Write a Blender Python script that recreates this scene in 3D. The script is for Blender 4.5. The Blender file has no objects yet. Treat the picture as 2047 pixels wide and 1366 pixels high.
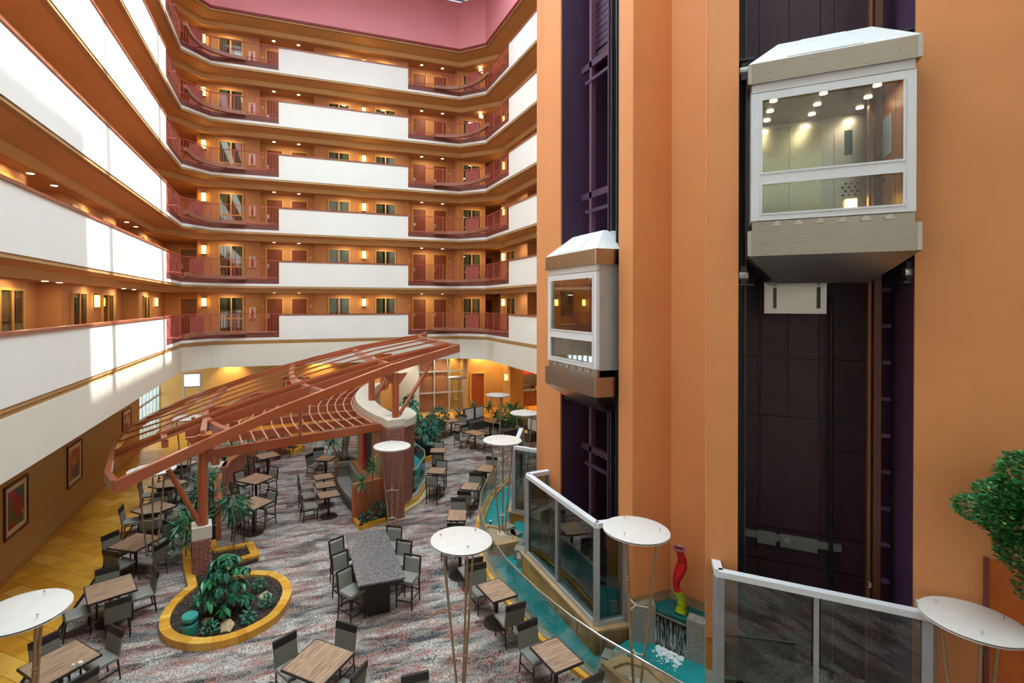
import bpy, bmesh, math, random
from mathutils import Vector, Matrix
random.seed(7)
PI = math.pi
SC = bpy.context.scene
COL = SC.collection

# ------------------------------------------------------------------ camera, world, sun, exposure
cam = bpy.data.cameras.new('camera')
cam.sensor_width = 36.0
cam.lens = 1001.6 * 36.0 / 2047.0
cam.shift_x = (1023.5 - 928.7) / 2047.0
cam.shift_y = (613.9 - 683.0) / 2047.0
cam.clip_start = 0.05
cam.clip_end = 300
camo = bpy.data.objects.new('camera', cam)
COL.objects.link(camo)
camo.location = (0, 0, 7.2)
camo.rotation_euler = (math.radians(90 - 0.3), 0, math.radians(-19.27))
SC.camera = camo

SC.view_settings.view_transform = 'Standard'
SC.view_settings.look = 'None'
SC.view_settings.gamma = 1.0
SC.view_settings.use_curve_mapping = False
SC.view_settings.exposure = 0.78

world = bpy.data.worlds.new('world')
SC.world = world
world.use_nodes = True
bg = world.node_tree.nodes['Background']
bg.inputs['Color'].default_value = (0.74, 0.89, 1.0, 1)
bg.inputs['Strength'].default_value = 6.5

sun = bpy.data.lights.new('sun', 'SUN')
sun.energy = 6.0
sun.angle = math.radians(0.7)
sun.color = (1.0, 0.95, 0.87)
suno = bpy.data.objects.new('sun', sun)
COL.objects.link(suno)
# sunlight travels towards -x, slightly +y, steeply down
sd = Vector((-1.0, 0.11, -1.38)).normalized()
suno.rotation_euler = sd.to_track_quat('-Z', 'Y').to_euler()
suno.location = (12, 12, 30)

# ------------------------------------------------------------------ helpers
def srgb(r, g, b):
    def c(v):
        v /= 255.0
        return v / 12.92 if v <= 0.04045 else ((v + 0.055) / 1.055) ** 2.4
    return (c(r), c(g), c(b), 1)

class MB:
    def __init__(s):
        s.v = []; s.f = []
    def add(s, vs, fs):
        n = len(s.v); s.v += [tuple(p) for p in vs]; s.f += [tuple(i + n for i in f) for f in fs]
        return s
    def box(s, x0, x1, y0, y1, z0, z1):
        return s.add([(x0,y0,z0),(x1,y0,z0),(x1,y1,z0),(x0,y1,z0),(x0,y0,z1),(x1,y0,z1),(x1,y1,z1),(x0,y1,z1)],
                     [(3,2,1,0),(4,5,6,7),(0,1,5,4),(1,2,6,5),(2,3,7,6),(3,0,4,7)])
    def cbox(s, c, d, rz=0.0):
        cs, sn = math.cos(rz), math.sin(rz); hx, hy, hz = d[0]/2, d[1]/2, d[2]/2
        P = []
        for z in (-hz, hz):
            for x, y in ((-hx,-hy),(hx,-hy),(hx,hy),(-hx,hy)):
                P.append((c[0]+x*cs-y*sn, c[1]+x*sn+y*cs, c[2]+z))
        return s.add(P, [(3,2,1,0),(4,5,6,7),(0,1,5,4),(1,2,6,5),(2,3,7,6),(3,0,4,7)])
    def beam(s, p, q, w, h, top=False):
        # rectangular bar from p to q, w wide (sideways), h high; top=True: p,q lie on its top face
        p = Vector(p); q = Vector(q); d = (q-p).normalized()
        side = d.cross(Vector((0,0,1)))
        side = Vector((1,0,0)) if side.length < 1e-5 else side.normalized()
        up = side.cross(d).normalized()
        a = side*(w/2); t, b = (Vector((0,0,0)), -up*h) if top else (up*(h/2), -up*(h/2))
        P = [p-a+b, p+a+b, p+a+t, p-a+t, q-a+b, q+a+b, q+a+t, q-a+t]
        return s.add(P, [(0,1,2,3),(7,6,5,4),(0,4,5,1),(1,5,6,2),(2,6,7,3),(3,7,4,0)])
    def polybeam(s, pts, w, h):
        # mitred bar along a polyline, pts on the top centre line, sides vertical
        pts = [Vector(p) for p in pts]; n = len(pts); P = []
        for i, p in enumerate(pts):
            a = pts[max(i-1,0)]; b = pts[min(i+1,n-1)]
            d = (b-a); d.z = 0; d.normalize(); sd_ = Vector((d.y,-d.x,0))*(w/2)
            k = 1.0
            if 0 < i < n-1:
                d1 = (p-a); d1.z=0; d1.normalize(); k = 1.0/max(0.5, d1.dot(d))
            sd_ *= k
            P += [p-sd_-Vector((0,0,h)), p+sd_-Vector((0,0,h)), p+sd_, p-sd_]
        F = [(0,1,2,3), tuple(4*(n-1)+i for i in (3,2,1,0))]
        for i in range(n-1):
            o = 4*i
            F += [(o,o+4,o+5,o+1),(o+1,o+5,o+6,o+2),(o+2,o+6,o+7,o+3),(o+3,o+7,o+4,o)]
        return s.add(P, F)
    def tube(s, pts, r, n=8, r2=None):
        pts = [Vector(p) for p in pts]; m = len(pts); P = []; F = []
        for i, p in enumerate(pts):
            d = (pts[min(i+1,m-1)] - pts[max(i-1,0)]).normalized()
            x = d.cross(Vector((0,0,1)))
            x = Vector((1,0,0)) if x.length < 1e-4 else x.normalized()
            y = d.cross(x)
            if isinstance(r, (list, tuple)): rr = r[i]
            else: rr = r if r2 is None else r + (r2-r)*i/(m-1)
            for k in range(n):
                a = 2*PI*k/n; P.append(p + x*(rr*math.cos(a)) + y*(rr*math.sin(a)))
        for i in range(m-1):
            for k in range(n):
                k2 = (k+1) % n
                F.append((i*n+k, i*n+k2, (i+1)*n+k2, (i+1)*n+k))
        F.append(tuple(range(n))[::-1]); F.append(tuple((m-1)*n+k for k in range(n)))
        return s.add(P, F)
    def lathe(s, prof, c=(0,0,0), n=24):
        P = []; F = []; m = len(prof)
        for r, z in prof:
            for k in range(n):
                a = 2*PI*k/n; P.append((c[0]+max(r,1e-4)*math.cos(a), c[1]+max(r,1e-4)*math.sin(a), c[2]+z))
        for i in range(m-1):
            for k in range(n):
                k2 = (k+1) % n; F.append((i*n+k, i*n+k2, (i+1)*n+k2, (i+1)*n+k))
        F.append(tuple(range(n))[::-1]); F.append(tuple((m-1)*n+k for k in range(n)))
        return s.add(P, F)
    def prism(s, poly, z0, z1):
        n = len(poly)
        P = [(x,y,z0) for x,y in poly] + [(x,y,z1) for x,y in poly]
        F = [tuple(range(n))[::-1], tuple(range(n,2*n))] + [(i,(i+1)%n,n+(i+1)%n,n+i) for i in range(n)]
        return s.add(P, F)
    def wall(s, pts, z0, z1, t):
        # vertical wall along a plan polyline, thickness t to the left of the direction of travel
        pts = [Vector((p[0],p[1],0)) for p in pts]; n = len(pts); off = []
        for i, p in enumerate(pts):
            ds = []
            if i > 0: ds.append((p-pts[i-1]).normalized())
            if i < n-1: ds.append((pts[i+1]-p).normalized())
            nn = Vector((0,0,0))
            for d in ds: nn += Vector((-d.y,d.x,0))
            nn.normalize()
            k = 1.0/max(0.4, nn.dot(Vector((-ds[0].y, ds[0].x, 0))))
            off.append(p + nn*(t*k))
        for i in range(n-1):
            a, b, c, d = pts[i], pts[i+1], off[i+1], off[i]
            P = [(q.x,q.y,z0) for q in (a,b,c,d)] + [(q.x,q.y,z1) for q in (a,b,c,d)]
            F = [(3,2,1,0),(4,5,6,7),(0,1,5,4),(2,3,7,6)]
            if i == 0: F.append((3,0,4,7))
            if i == n-2: F.append((1,2,6,5))
            s.add(P, F)
        return s
    def loft(s, A, B):
        # strip between two equally long point lists
        n = len(A); return s.add(list(A)+list(B), [(i,i+1,n+i+1,n+i) for i in range(n-1)])
    def mesh(s, name, mat, smooth=False, recalc=True):
        me = bpy.data.meshes.new(name)
        me.from_pydata(s.v, [], s.f)
        if recalc:
            bm = bmesh.new(); bm.from_mesh(me); bmesh.ops.recalc_face_normals(bm, faces=bm.faces); bm.to_mesh(me); bm.free()
        if mat: me.materials.append(mat)
        if smooth:
            me.polygons.foreach_set('use_smooth', [True]*len(me.polygons))
            try: me.set_sharp_from_angle(angle=math.radians(40))
            except Exception: pass
        return me

def O(name, mb, mat=None, parent=None, loc=(0,0,0), rz=0.0, smooth=False, bevel=0.0):
    me = mb.mesh(name, mat, smooth) if isinstance(mb, MB) else mb
    o = bpy.data.objects.new(name, me); COL.objects.link(o)
    o.location = loc; o.rotation_euler = (0,0,rz)
    if parent is not None: o.parent = parent
    if bevel:
        m = o.modifiers.new('bevel', 'BEVEL'); m.width = bevel; m.segments = 2; m.limit_method = 'ANGLE'
    return o
def tag(o, label=None, cat=None, group=None, kind=None):
    if label: o['label'] = label
    if cat: o['category'] = cat
    if group: o['group'] = group
    if kind: o['kind'] = kind
    return o
def E(name, loc=(0,0,0), rz=0.0, label=None, cat=None, group=None, kind=None):
    o = bpy.data.objects.new(name, None); COL.objects.link(o)
    o.location = loc; o.rotation_euler = (0,0,rz); o.empty_display_size = 0.1
    return tag(o, label, cat, group, kind)
def text_obj(name, body, size, mat, parent, loc, rot, extrude=0.002, align='CENTER'):
    cu = bpy.data.curves.new(name, 'FONT'); cu.body = body; cu.size = size; cu.align_x = align; cu.extrude = extrude
    t = bpy.data.objects.new(name+'_curve', cu)
    me = bpy.data.meshes.new_from_object(t); bpy.data.objects.remove(t); bpy.data.curves.remove(cu)
    me.name = name; me.materials.clear(); me.materials.append(mat)
    o = bpy.data.objects.new(name, me); COL.objects.link(o); o.parent = parent; o.location = loc; o.rotation_euler = rot
    return o
def dup(root, loc, rz, label, group=None):
    r = root.copy(); COL.objects.link(r); r.location = loc; r.rotation_euler = (0,0,rz); r['label'] = label
    if group: r['group'] = group
    for ch in root.children:
        c = ch.copy(); COL.objects.link(c); c.parent = r
        for g in ch.children:
            d = g.copy(); COL.objects.link(d); d.parent = c
    return r

# ------------------------------------------------------------------ materials
def nt(name):
    m = bpy.data.materials.new(name); m.use_nodes = True
    t = m.node_tree; return m, t, t.nodes['Principled BSDF'], t.nodes, t.links
def M(name, col, rough=0.6, metal=0.0, var=0.0, scale=3.0, bump=0.0, bscale=60.0, stretch=None, spec=None, col2=None):
    m, t, b, N, L = nt(name)
    b.inputs['Base Color'].default_value = col; b.inputs['Roughness'].default_value = rough; b.inputs['Metallic'].default_value = metal
    if spec is not None: b.inputs['Specular IOR Level'].default_value = spec
    tc = N.new('ShaderNodeTexCoord'); src = tc.outputs['Object']
    if stretch:
        mp = N.new('ShaderNodeMapping'); mp.inputs['Scale'].default_value = stretch; L.new(src, mp.inputs['Vector']); src = mp.outputs['Vector']
    if var or col2:
        nz = N.new('ShaderNodeTexNoise'); nz.inputs['Scale'].default_value = scale; nz.inputs['Detail'].default_value = 5
        L.new(src, nz.inputs['Vector'])
        mx = N.new('ShaderNodeMix'); mx.data_type = 'RGBA'
        mx.inputs['A'].default_value = tuple(c*(1-var) for c in col[:3])+(1,)
        mx.inputs['B'].default_value = col2 if col2 else tuple(min(1,c*(1+var)) for c in col[:3])+(1,)
        rp = N.new('ShaderNodeMapRange'); rp.inputs['From Min'].default_value = 0.3; rp.inputs['From Max'].default_value = 0.7
        L.new(nz.outputs['Fac'], rp.inputs['Value']); L.new(rp.outputs['Result'], mx.inputs['Factor']); L.new(mx.outputs['Result'], b.inputs['Base Color'])
    if bump:
        n2 = N.new('ShaderNodeTexNoise'); n2.inputs['Scale'].default_value = bscale; n2.inputs['Detail'].default_value = 4
        L.new(src, n2.inputs['Vector'])
        bp = N.new('ShaderNodeBump'); bp.inputs['Strength'].default_value = bump; bp.inputs['Distance'].default_value = 0.01
        L.new(n2.outputs['Fac'], bp.inputs['Height']); L.new(bp.outputs['Normal'], b.inputs['Normal'])
    return m
def emit(name, col, strength):
    m, t, b, N, L = nt(name)
    b.inputs['Base Color'].default_value = col; b.inputs['Emission Color'].default_value = col; b.inputs['Emission Strength'].default_value = strength
    return m
def glassmat(name, tint=(0.93,0.97,0.96,1), refl=0.12, rough=0.0):
    m = bpy.data.materials.new(name); m.use_nodes = True; t = m.node_tree; N = t.nodes; L = t.links
    N.remove(N['Principled BSDF'])
    tr = N.new('ShaderNodeBsdfTransparent'); tr.inputs['Color'].default_value = tint
    gl = N.new('ShaderNodeBsdfGlossy'); gl.inputs['Roughness'].default_value = rough
    fr = N.new('ShaderNodeLayerWeight'); fr.inputs['Blend'].default_value = 0.25
    mr = N.new('ShaderNodeMapRange'); mr.inputs['To Min'].default_value = refl; mr.inputs['To Max'].default_value = 0.55
    mx = N.new('ShaderNodeMixShader')
    L.new(fr.outputs['Fresnel'], mr.inputs['Value']); L.new(mr.outputs['Result'], mx.inputs[0])
    L.new(tr.outputs[0], mx.inputs[1]); L.new(gl.outputs[0], mx.inputs[2]); L.new(mx.outputs[0], N['Material Output'].inputs[0])
    return m

WHITE = M('white_paint', srgb(236,236,230), 0.55, var=0.02, scale=0.7)
CREAM = M('cream_paint', srgb(226,222,208), 0.6, var=0.02, scale=0.7)
TANLIP = M('tan_paint', srgb(188,150,98), 0.6)
SOFFIT = M('ochre_soffit_paint', srgb(222,174,110), 0.6, var=0.04, scale=0.6)
BEAMP = M('light_ochre_paint', srgb(228,196,140), 0.6, var=0.03, scale=0.6)
WALLP = M('tan_wallpaper', srgb(196,144,96), 0.75, var=0.06, scale=40, bump=0.15, bscale=120)
CEILP = M('corridor_ceiling_paint', srgb(196,150,104), 0.7)
CARPU = M('corridor_carpet', srgb(110,50,36), 0.95, var=0.3, scale=20)
MAROON = M('maroon_paint', srgb(116,62,52), 0.5, var=0.08, scale=2)
CORAL = M('coral_metal', srgb(178,84,72), 0.45)
CORALM = M('coral_mesh_panel', srgb(156,74,66), 0.6, var=0.08, scale=60)
RIBW = M('ledge_brown', srgb(150,96,76), 0.45, var=0.1, scale=3)
CAPW = M('cap_rail_wood', srgb(150,84,60), 0.35, var=0.2, scale=4, stretch=(1,1,1))
PINK = M('pink_paint', srgb(230,148,154), 0.6, var=0.03, scale=0.8)
PINKT = M('dark_red_trim', srgb(132,40,36), 0.5)
GOLD = M('gold_frame_paint', srgb(214,164,84), 0.5)
DOORW = M('brown_door_wood', srgb(122,64,34), 0.5, var=0.12, scale=3, stretch=(6,6,0.6))
STEEL = M('satin_steel', srgb(190,188,182), 0.3, metal=1.0, var=0.06, scale=2)
CHROME = M('chrome', srgb(215,215,215), 0.15, metal=1.0)
ORANGE = M('orange_plaster', srgb(214,142,86), 0.6, var=0.045, scale=0.9, bump=0.12, bscale=25)
PURPLE = M('purple_paint', srgb(70,46,72), 0.55, var=0.08, scale=2)
PURPLEP = M('dark_plum_panel', srgb(62,36,48), 0.5, var=0.1, scale=2)
BLACKM = M('black_metal', srgb(34,33,35), 0.45)
DKGREY = M('dark_grey_metal', srgb(70,72,76), 0.4, metal=0.6)
ALUW = M('white_aluminium', srgb(214,217,220), 0.35, var=0.02, scale=2)
ALUG = M('grey_aluminium', srgb(168,172,174), 0.35, metal=0.35, var=0.05, scale=3)
BRUSH = M('brushed_stainless', srgb(168,162,150), 0.24, metal=1.0, var=0.08, scale=6, stretch=(1,1,14))
ROOFM = M('roof_sheet', srgb(206,208,206), 0.45, var=0.05, scale=4)
GLASS = glassmat('clear_glass', (0.92,0.97,0.95,1), 0.05)
GLASSD = glassmat('tinted_glass', (0.62,0.68,0.66,1), 0.10)
GLASSW = glassmat('window_glass', (0.8,0.86,0.86,1), 0.10)
GLASSG = glassmat('aqua_glass', (0.66,0.90,0.89,1), 0.08)
SKYG = glassmat('skylight_glass', (0.96,0.98,0.97,1), 0.04)
CURT = M('grey_green_curtain', srgb(136,138,112), 0.9, var=0.12, scale=6)
CURTB = M('tan_curtain', srgb(226,164,124), 0.9, var=0.12, scale=6)
ROOMSHADE = M('room_shade_paint', srgb(30,34,36), 0.8)
SCONCE = emit('sconce_glass', srgb(255,196,92), 8.0)
CARLAMP = emit('car_downlight_lens', srgb(255,226,190), 22.0)
LAMPD = emit('downlight_lens', srgb(255,224,176), 9.0)
SMALLD = emit('pool_lamp_lens', srgb(255,226,180), 5.0)
PLAQ = M('pale_plaque', srgb(210,190,160), 0.5)
SIGNW = M('white_sign', srgb(236,232,226), 0.5)
REDM = M('red_enamel', srgb(190,28,22), 0.35)
TRELL = M('rust_brown_steel', srgb(166,80,40), 0.3, var=0.07, scale=2)
for k_, v_ in (('Sheen Weight',0.2),('Sheen Roughness',0.45),('Coat Weight',0.7),('Coat Roughness',0.22)):
    TRELL.node_tree.nodes['Principled BSDF'].inputs[k_].default_value = v_
CONC = M('pale_concrete', srgb(206,198,182), 0.75, var=0.06, scale=4, bump=0.1)
BRICKM = M('red_brown_brick', srgb(138,82,70), 0.85, var=0.18, scale=9, bump=0.3, bscale=80)
MORTAR = M('mortar', srgb(200,176,158), 0.9)
TANBR = M('tan_brick', srgb(176,136,96), 0.85, var=0.12, scale=9)
TERRA = M('terracotta_paint', srgb(178,98,62), 0.6, var=0.04, scale=2)
TERRAP = M('dusty_terracotta_paint', srgb(166,98,84), 0.6, var=0.04, scale=2)
CAPB = M('brown_wood_cap', srgb(166,98,62), 0.4, var=0.15, scale=5)
YTILE = M('yellow_stone', srgb(206,150,52), 0.35, var=0.14, scale=3.0, bump=0.05)
YTILE2 = M('yellow_stone_pale', srgb(216,166,74), 0.35, var=0.14, scale=3.0, bump=0.05)
YTILE3 = M('yellow_stone_deep', srgb(196,136,38), 0.35, var=0.14, scale=3.0, bump=0.05)
OCHREW = M('ochre_wallpaper', srgb(186,146,88), 0.8, var=0.04, scale=30)
BASEB = M('baseboard_wood', srgb(176,126,62), 0.5)
STONE = M('mottled_stone', srgb(168,136,96), 0.5, var=0.25, scale=4, bump=0.1, bscale=20)
STONEY = M('amber_stone', srgb(186,132,52), 0.45, var=0.2, scale=3)
STONEG = M('grey_wet_stone', srgb(136,132,122), 0.3, var=0.25, scale=5)
PEBB = M('pebbles', srgb(168,150,118), 0.8, var=0.35, scale=60, bump=1.0, bscale=90)
MULCH = M('dark_mulch', srgb(62,50,42), 0.95, var=0.5, scale=50, bump=1.0, bscale=70)
VIN = M('grey_vinyl', srgb(132,130,123), 0.32, var=0.06, scale=4, bump=0.06, bscale=18)
TWEED = M('grey_tweed', srgb(112,110,98), 0.85, var=0.2, scale=90, bump=0.2, bscale=150)
BLKW = M('black_wood', srgb(34,30,30), 0.35)
BLKW2 = M('dark_brown_wood', srgb(48,38,34), 0.35)
IRON = M('cast_iron_grey', srgb(72,68,66), 0.4, metal=0.7)
OPGREY = M('operator_grey', srgb(138,142,138), 0.4, metal=0.2)
LAMPT = M('lamp_disc_white', srgb(206,200,192), 0.4, var=0.04, scale=5)
LAMPG = M('lamp_champagne', srgb(168,142,112), 0.38, metal=0.45)
BOOTH = M('booth_vinyl', srgb(66,64,60), 0.38)
BOOTHS = M('booth_silver_fabric', srgb(222,219,212), 0.7, var=0.3, scale=14)
TEALP = M('teal_plastic', srgb(46,142,128), 0.45)
ROCKM = M('tan_rock', srgb(178,152,120), 0.85, var=0.3, scale=5, bump=0.6, bscale=14)
BARKM = M('bark', srgb(110,88,62), 0.9, var=0.3, scale=20, bump=0.5)
LEAF1 = M('leaf_green', srgb(36,112,62), 0.3, var=0.3, scale=9)
LEAF2 = M('leaf_deep_green', srgb(24,86,62), 0.32, var=0.35, scale=9)
LEAF3 = M('leaf_blue_green', srgb(52,118,100), 0.4, var=0.3, scale=9)
LEAF4 = M('leaf_light_green', srgb(84,150,70), 0.4, var=0.3, scale=9)
VASER = M('red_glass', srgb(186,16,32), 0.08, var=0.15, scale=4)
VASEG = M('green_glass', srgb(150,176,30), 0.1, var=0.1, scale=4)
VASEI = M('purple_glass', srgb(150,88,110), 0.1)

def water(name, c1, c2, wscale=7):
    m, t, b, N, L = nt(name)
    tc = N.new('ShaderNodeTexCoord'); nz = N.new('ShaderNodeTexNoise'); nz.inputs['Scale'].default_value = 2.2; nz.inputs['Detail'].default_value = 4
    L.new(tc.outputs['Object'], nz.inputs['Vector'])
    mx = N.new('ShaderNodeMix'); mx.data_type = 'RGBA'; mx.inputs['A'].default_value = c1; mx.inputs['B'].default_value = c2
    L.new(nz.outputs['Fac'], mx.inputs['Factor']); L.new(mx.outputs['Result'], b.inputs['Base Color'])
    b.inputs['Roughness'].default_value = 0.06
    n2 = N.new('ShaderNodeTexNoise'); n2.inputs['Scale'].default_value = wscale; n2.inputs['Detail'].default_value = 3
    L.new(tc.outputs['Object'], n2.inputs['Vector'])
    bp = N.new('ShaderNodeBump'); bp.inputs['Strength'].default_value = 0.35; bp.inputs['Distance'].default_value = 0.03
    L.new(n2.outputs['Fac'], bp.inputs['Height']); L.new(bp.outputs['Normal'], b.inputs['Normal'])
    return m
WATER = water('teal_water', srgb(14,108,112), srgb(34,158,158))
WATERD = water('dark_teal_water', srgb(10,70,72), srgb(18,104,104))
FOAM = M('water_foam', srgb(225,238,238), 0.5, bump=1.0, bscale=30)

def carpet():
    m, t, b, N, L = nt('patterned_carpet')
    tc = N.new('ShaderNodeTexCoord')
    def noise(sc, det, stretch=(1,1,1), rot=0.0, dist=0.0):
        mp = N.new('ShaderNodeMapping'); mp.inputs['Scale'].default_value = stretch; mp.inputs['Rotation'].default_value = (0,0,rot)
        L.new(tc.outputs['Object'], mp.inputs['Vector'])
        n = N.new('ShaderNodeTexNoise'); n.inputs['Scale'].default_value = sc; n.inputs['Detail'].default_value = det; n.inputs['Distortion'].default_value = dist
        L.new(mp.outputs['Vector'], n.inputs['Vector']); return n.outputs['Fac']
    def ramp(src, stops):
        r = N.new('ShaderNodeValToRGB'); e = r.color_ramp.elements
        e[0].position, e[0].color = stops[0]; e[1].position, e[1].color = stops[1]
        for p, c in stops[2:]:
            k = e.new(p); k.color = c
        L.new(src, r.inputs['Fac']); return r.outputs['Color']
    def mix(a, b_, f, mode='MIX'):
        x = N.new('ShaderNodeMix'); x.data_type = 'RGBA'; x.blend_type = mode
        for nm, v in (('A', a), ('B', b_)):
            if isinstance(v, tuple): x.inputs[nm].default_value = v
            else: L.new(v, x.inputs[nm])
        if isinstance(f, float): x.inputs['Factor'].default_value = f
        else: L.new(f, x.inputs['Factor'])
        return x.outputs['Result']
    # soft colour drifts, stretched along one direction
    drift = ramp(noise(2.4, 8, (0.55, 1.9, 1), 0.15, 0.8), [(0.28, srgb(70,67,70)), (0.42, srgb(128,122,118)), (0.50, srgb(152,138,128)), (0.56, srgb(158,118,108)), (0.60, srgb(140,94,92)), (0.65, srgb(170,134,112)), (0.74, srgb(112,106,104))])
    nzv = N.new('ShaderNodeTexNoise'); nzv.inputs['Scale'].default_value = 16; nzv.inputs['Detail'].default_value = 2
    L.new(tc.outputs['Object'], nzv.inputs['Vector'])
    av = N.new('ShaderNodeMix'); av.data_type = 'VECTOR'; av.inputs['Factor'].default_value = 0.12
    L.new(tc.outputs['Object'], av.inputs['A']); L.new(nzv.outputs['Color'], av.inputs['B'])
    vor = N.new('ShaderNodeTexVoronoi'); vor.feature = 'DISTANCE_TO_EDGE'; vor.inputs['Scale'].default_value = 20
    L.new(av.outputs['Result'], vor.inputs['Vector'])
    curl = ramp(vor.outputs['Distance'], [(0.05, (1,1,1,1)), (0.16, (0,0,0,1))])
    darkf = ramp(noise(1.3, 5, (0.5, 1.8, 1), 0.15, 0.5), [(0.47, (0,0,0,1)), (0.57, (1,1,1,1))])
    gate = ramp(noise(2.6, 3, (0.7, 1.4, 1), 0.3), [(0.40, (0.25,0.25,0.25,1)), (0.55, (1,1,1,1))])
    cg = N.new('ShaderNodeMath'); cg.operation = 'MULTIPLY'; L.new(curl, cg.inputs[0]); L.new(gate, cg.inputs[1])
    light = mix(drift, srgb(204,200,190), cg.outputs[0])
    dark = mix(drift, srgb(40,38,42), cg.outputs[0])
    c = mix(light, dark, darkf)
    spk = ramp(noise(26, 3), [(0.38, srgb(84,82,84)), (0.50, (1,1,1,1))])
    c = mix(c, spk, 0.6, 'MULTIPLY')
    L.new(c, b.inputs['Base Color']); b.inputs['Roughness'].default_value = 0.95; b.inputs['Specular IOR Level'].default_value = 0.1
    bp = N.new('ShaderNodeBump'); bp.inputs['Strength'].default_value = 0.3; L.new(noise(120, 2), bp.inputs['Height']); L.new(bp.outputs['Normal'], b.inputs['Normal'])
    return m
CARPET = carpet()

def woodtop():
    m, t, b, N, L = nt('grained_walnut_laminate')
    tc = N.new('ShaderNodeTexCoord'); mp = N.new('ShaderNodeMapping'); mp.inputs['Scale'].default_value = (1.0, 9.0, 1.0)
    L.new(tc.outputs['Object'], mp.inputs['Vector'])
    nz = N.new('ShaderNodeTexNoise'); nz.inputs['Scale'].default_value = 3.0; nz.inputs['Detail'].default_value = 8; nz.inputs['Distortion'].default_value = 0.6
    L.new(mp.outputs['Vector'], nz.inputs['Vector'])
    r = N.new('ShaderNodeValToRGB'); e = r.color_ramp.elements
    e[0].position = 0.3; e[0].color = srgb(126,98,78); e[1].position = 0.72; e[1].color = srgb(186,156,128)
    L.new(nz.outputs['Fac'], r.inputs['Fac']); L.new(r.outputs['Color'], b.inputs['Base Color']); b.inputs['Roughness'].default_value = 0.35
    return m
WOODT = woodtop()

def granite():
    m, t, b, N, L = nt('speckled_grey_granite')
    tc = N.new('ShaderNodeTexCoord'); v = N.new('ShaderNodeTexVoronoi'); v.inputs['Scale'].default_value = 85
    L.new(tc.outputs['Object'], v.inputs['Vector'])
    r = N.new('ShaderNodeValToRGB'); e = r.color_ramp.elements
    e[0].position = 0.1; e[0].color = srgb(46,45,47); e[1].position = 0.9; e[1].color = srgb(140,136,134)
    sx = N.new('ShaderNodeSeparateColor'); L.new(v.outputs['Color'], sx.inputs[0]); L.new(sx.outputs[0], r.inputs['Fac'])
    L.new(r.outputs['Color'], b.inputs['Base Color']); b.inputs['Roughness'].default_value = 0.18
    return m
GRAN = granite()

def mosaic():
    m, t, b, N, L = nt('grey_mosaic')
    tc = N.new('ShaderNodeTexCoord'); mp = N.new('ShaderNodeMapping'); mp.inputs['Rotation'].default_value = (0, 0, 0)
    br = N.new('ShaderNodeTexBrick'); br.inputs['Scale'].default_value = 1.0; br.offset = 0.0
    br.inputs['Brick Width'].default_value = 0.034; br.inputs['Row Height'].default_value = 0.034; br.inputs['Mortar Size'].default_value = 0.004
    br.inputs['Color1'].default_value = srgb(92,90,88); br.inputs['Color2'].default_value = srgb(124,120,114); br.inputs['Mortar'].default_value = srgb(176,172,164)
    L.new(tc.outputs['UV'], br.inputs['Vector']); L.new(br.outputs['Color'], b.inputs['Base Color']); b.inputs['Roughness'].default_value = 0.25
    return m
MOSAIC = mosaic()

def art(name, scale, seed, cols):
    m, t, b, N, L = nt(name)
    tc = N.new('ShaderNodeTexCoord'); mp = N.new('ShaderNodeMapping'); mp.inputs['Location'].default_value = (seed, seed*1.7, seed*0.3)
    L.new(tc.outputs['Object'], mp.inputs['Vector'])
    v = N.new('ShaderNodeTexVoronoi'); v.inputs['Scale'].default_value = scale
    n = N.new('ShaderNodeTexNoise'); n.inputs['Scale'].default_value = 3
    L.new(mp.outputs['Vector'], n.inputs['Vector'])
    mx = N.new('ShaderNodeMix'); mx.data_type = 'VECTOR'; mx.inputs['Factor'].default_value = 0.35
    L.new(mp.outputs['Vector'], mx.inputs['A']); L.new(n.outputs['Color'], mx.inputs['B']); L.new(mx.outputs['Result'], v.inputs['Vector'])
    sx = N.new('ShaderNodeSeparateColor'); L.new(v.outputs['Color'], sx.inputs[0])
    r = N.new('ShaderNodeValToRGB'); r.color_ramp.interpolation = 'CONSTANT'; e = r.color_ramp.elements
    e[0].position = 0; e[0].color = cols[0]; e[1].position = 1.0/len(cols); e[1].color = cols[1]
    for i, c in enumerate(cols[2:]):
        k = e.new((i+2)/len(cols)); k.color = c
    L.new(sx.outputs[0], r.inputs['Fac']); L.new(r.outputs['Color'], b.inputs['Base Color']); b.inputs['Roughness'].default_value = 0.5
    return m

# ------------------------------------------------------------------ the building shell
XL, XR, YB = -4.716, 10.475, 27.455
Z = [5.377 + 2.74*i for i in range(7)]
LEVEL = ['lowest', 'second', 'third', 'fourth', 'fifth', 'top']
K1, K2, K3, K4 = (XL, 26.32), (-3.63, YB), (9.30, YB), (XR, 26.30)
EDGE = [(XL,-3.6), K1, K2, K3, K4, (XR,13.6)]
def offs(pts, d):
    P = [Vector((p[0],p[1])) for p in pts]; R = []
    for i, p in enumerate(P):
        ds = []
        if i > 0: ds.append((p-P[i-1]).normalized())
        if i < len(P)-1: ds.append((P[i+1]-p).normalized())
        nn = Vector((0,0))
        for q in ds: nn += Vector((-q.y, q.x))
        nn.normalize(); k = 1/max(0.4, nn.dot(Vector((-ds[0].y, ds[0].x))))
        R.append((p.x+nn.x*d*k, p.y+nn.y*d*k))
    return R
def ring(path, d0, d1, z0, z1):
    a = offs(path, d0); b = offs(path, d1); m = MB()
    for i in range(len(a)-1):
        m.prism([a[i], a[i+1], b[i+1], b[i]], z0, z1)
    return m
LEFT = [(XL,-3.6),(XL,23.22)]
BACK = [(-0.5,YB),(6.26,YB)]
RIGHT = [(XR,23.19),(XR,13.6)]
CORN_L = [(XL,23.22), K1, K2, (-0.5,YB)]
CORN_R = [(6.26,YB), K3, K4, (XR,23.19)]
LV = []
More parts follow.
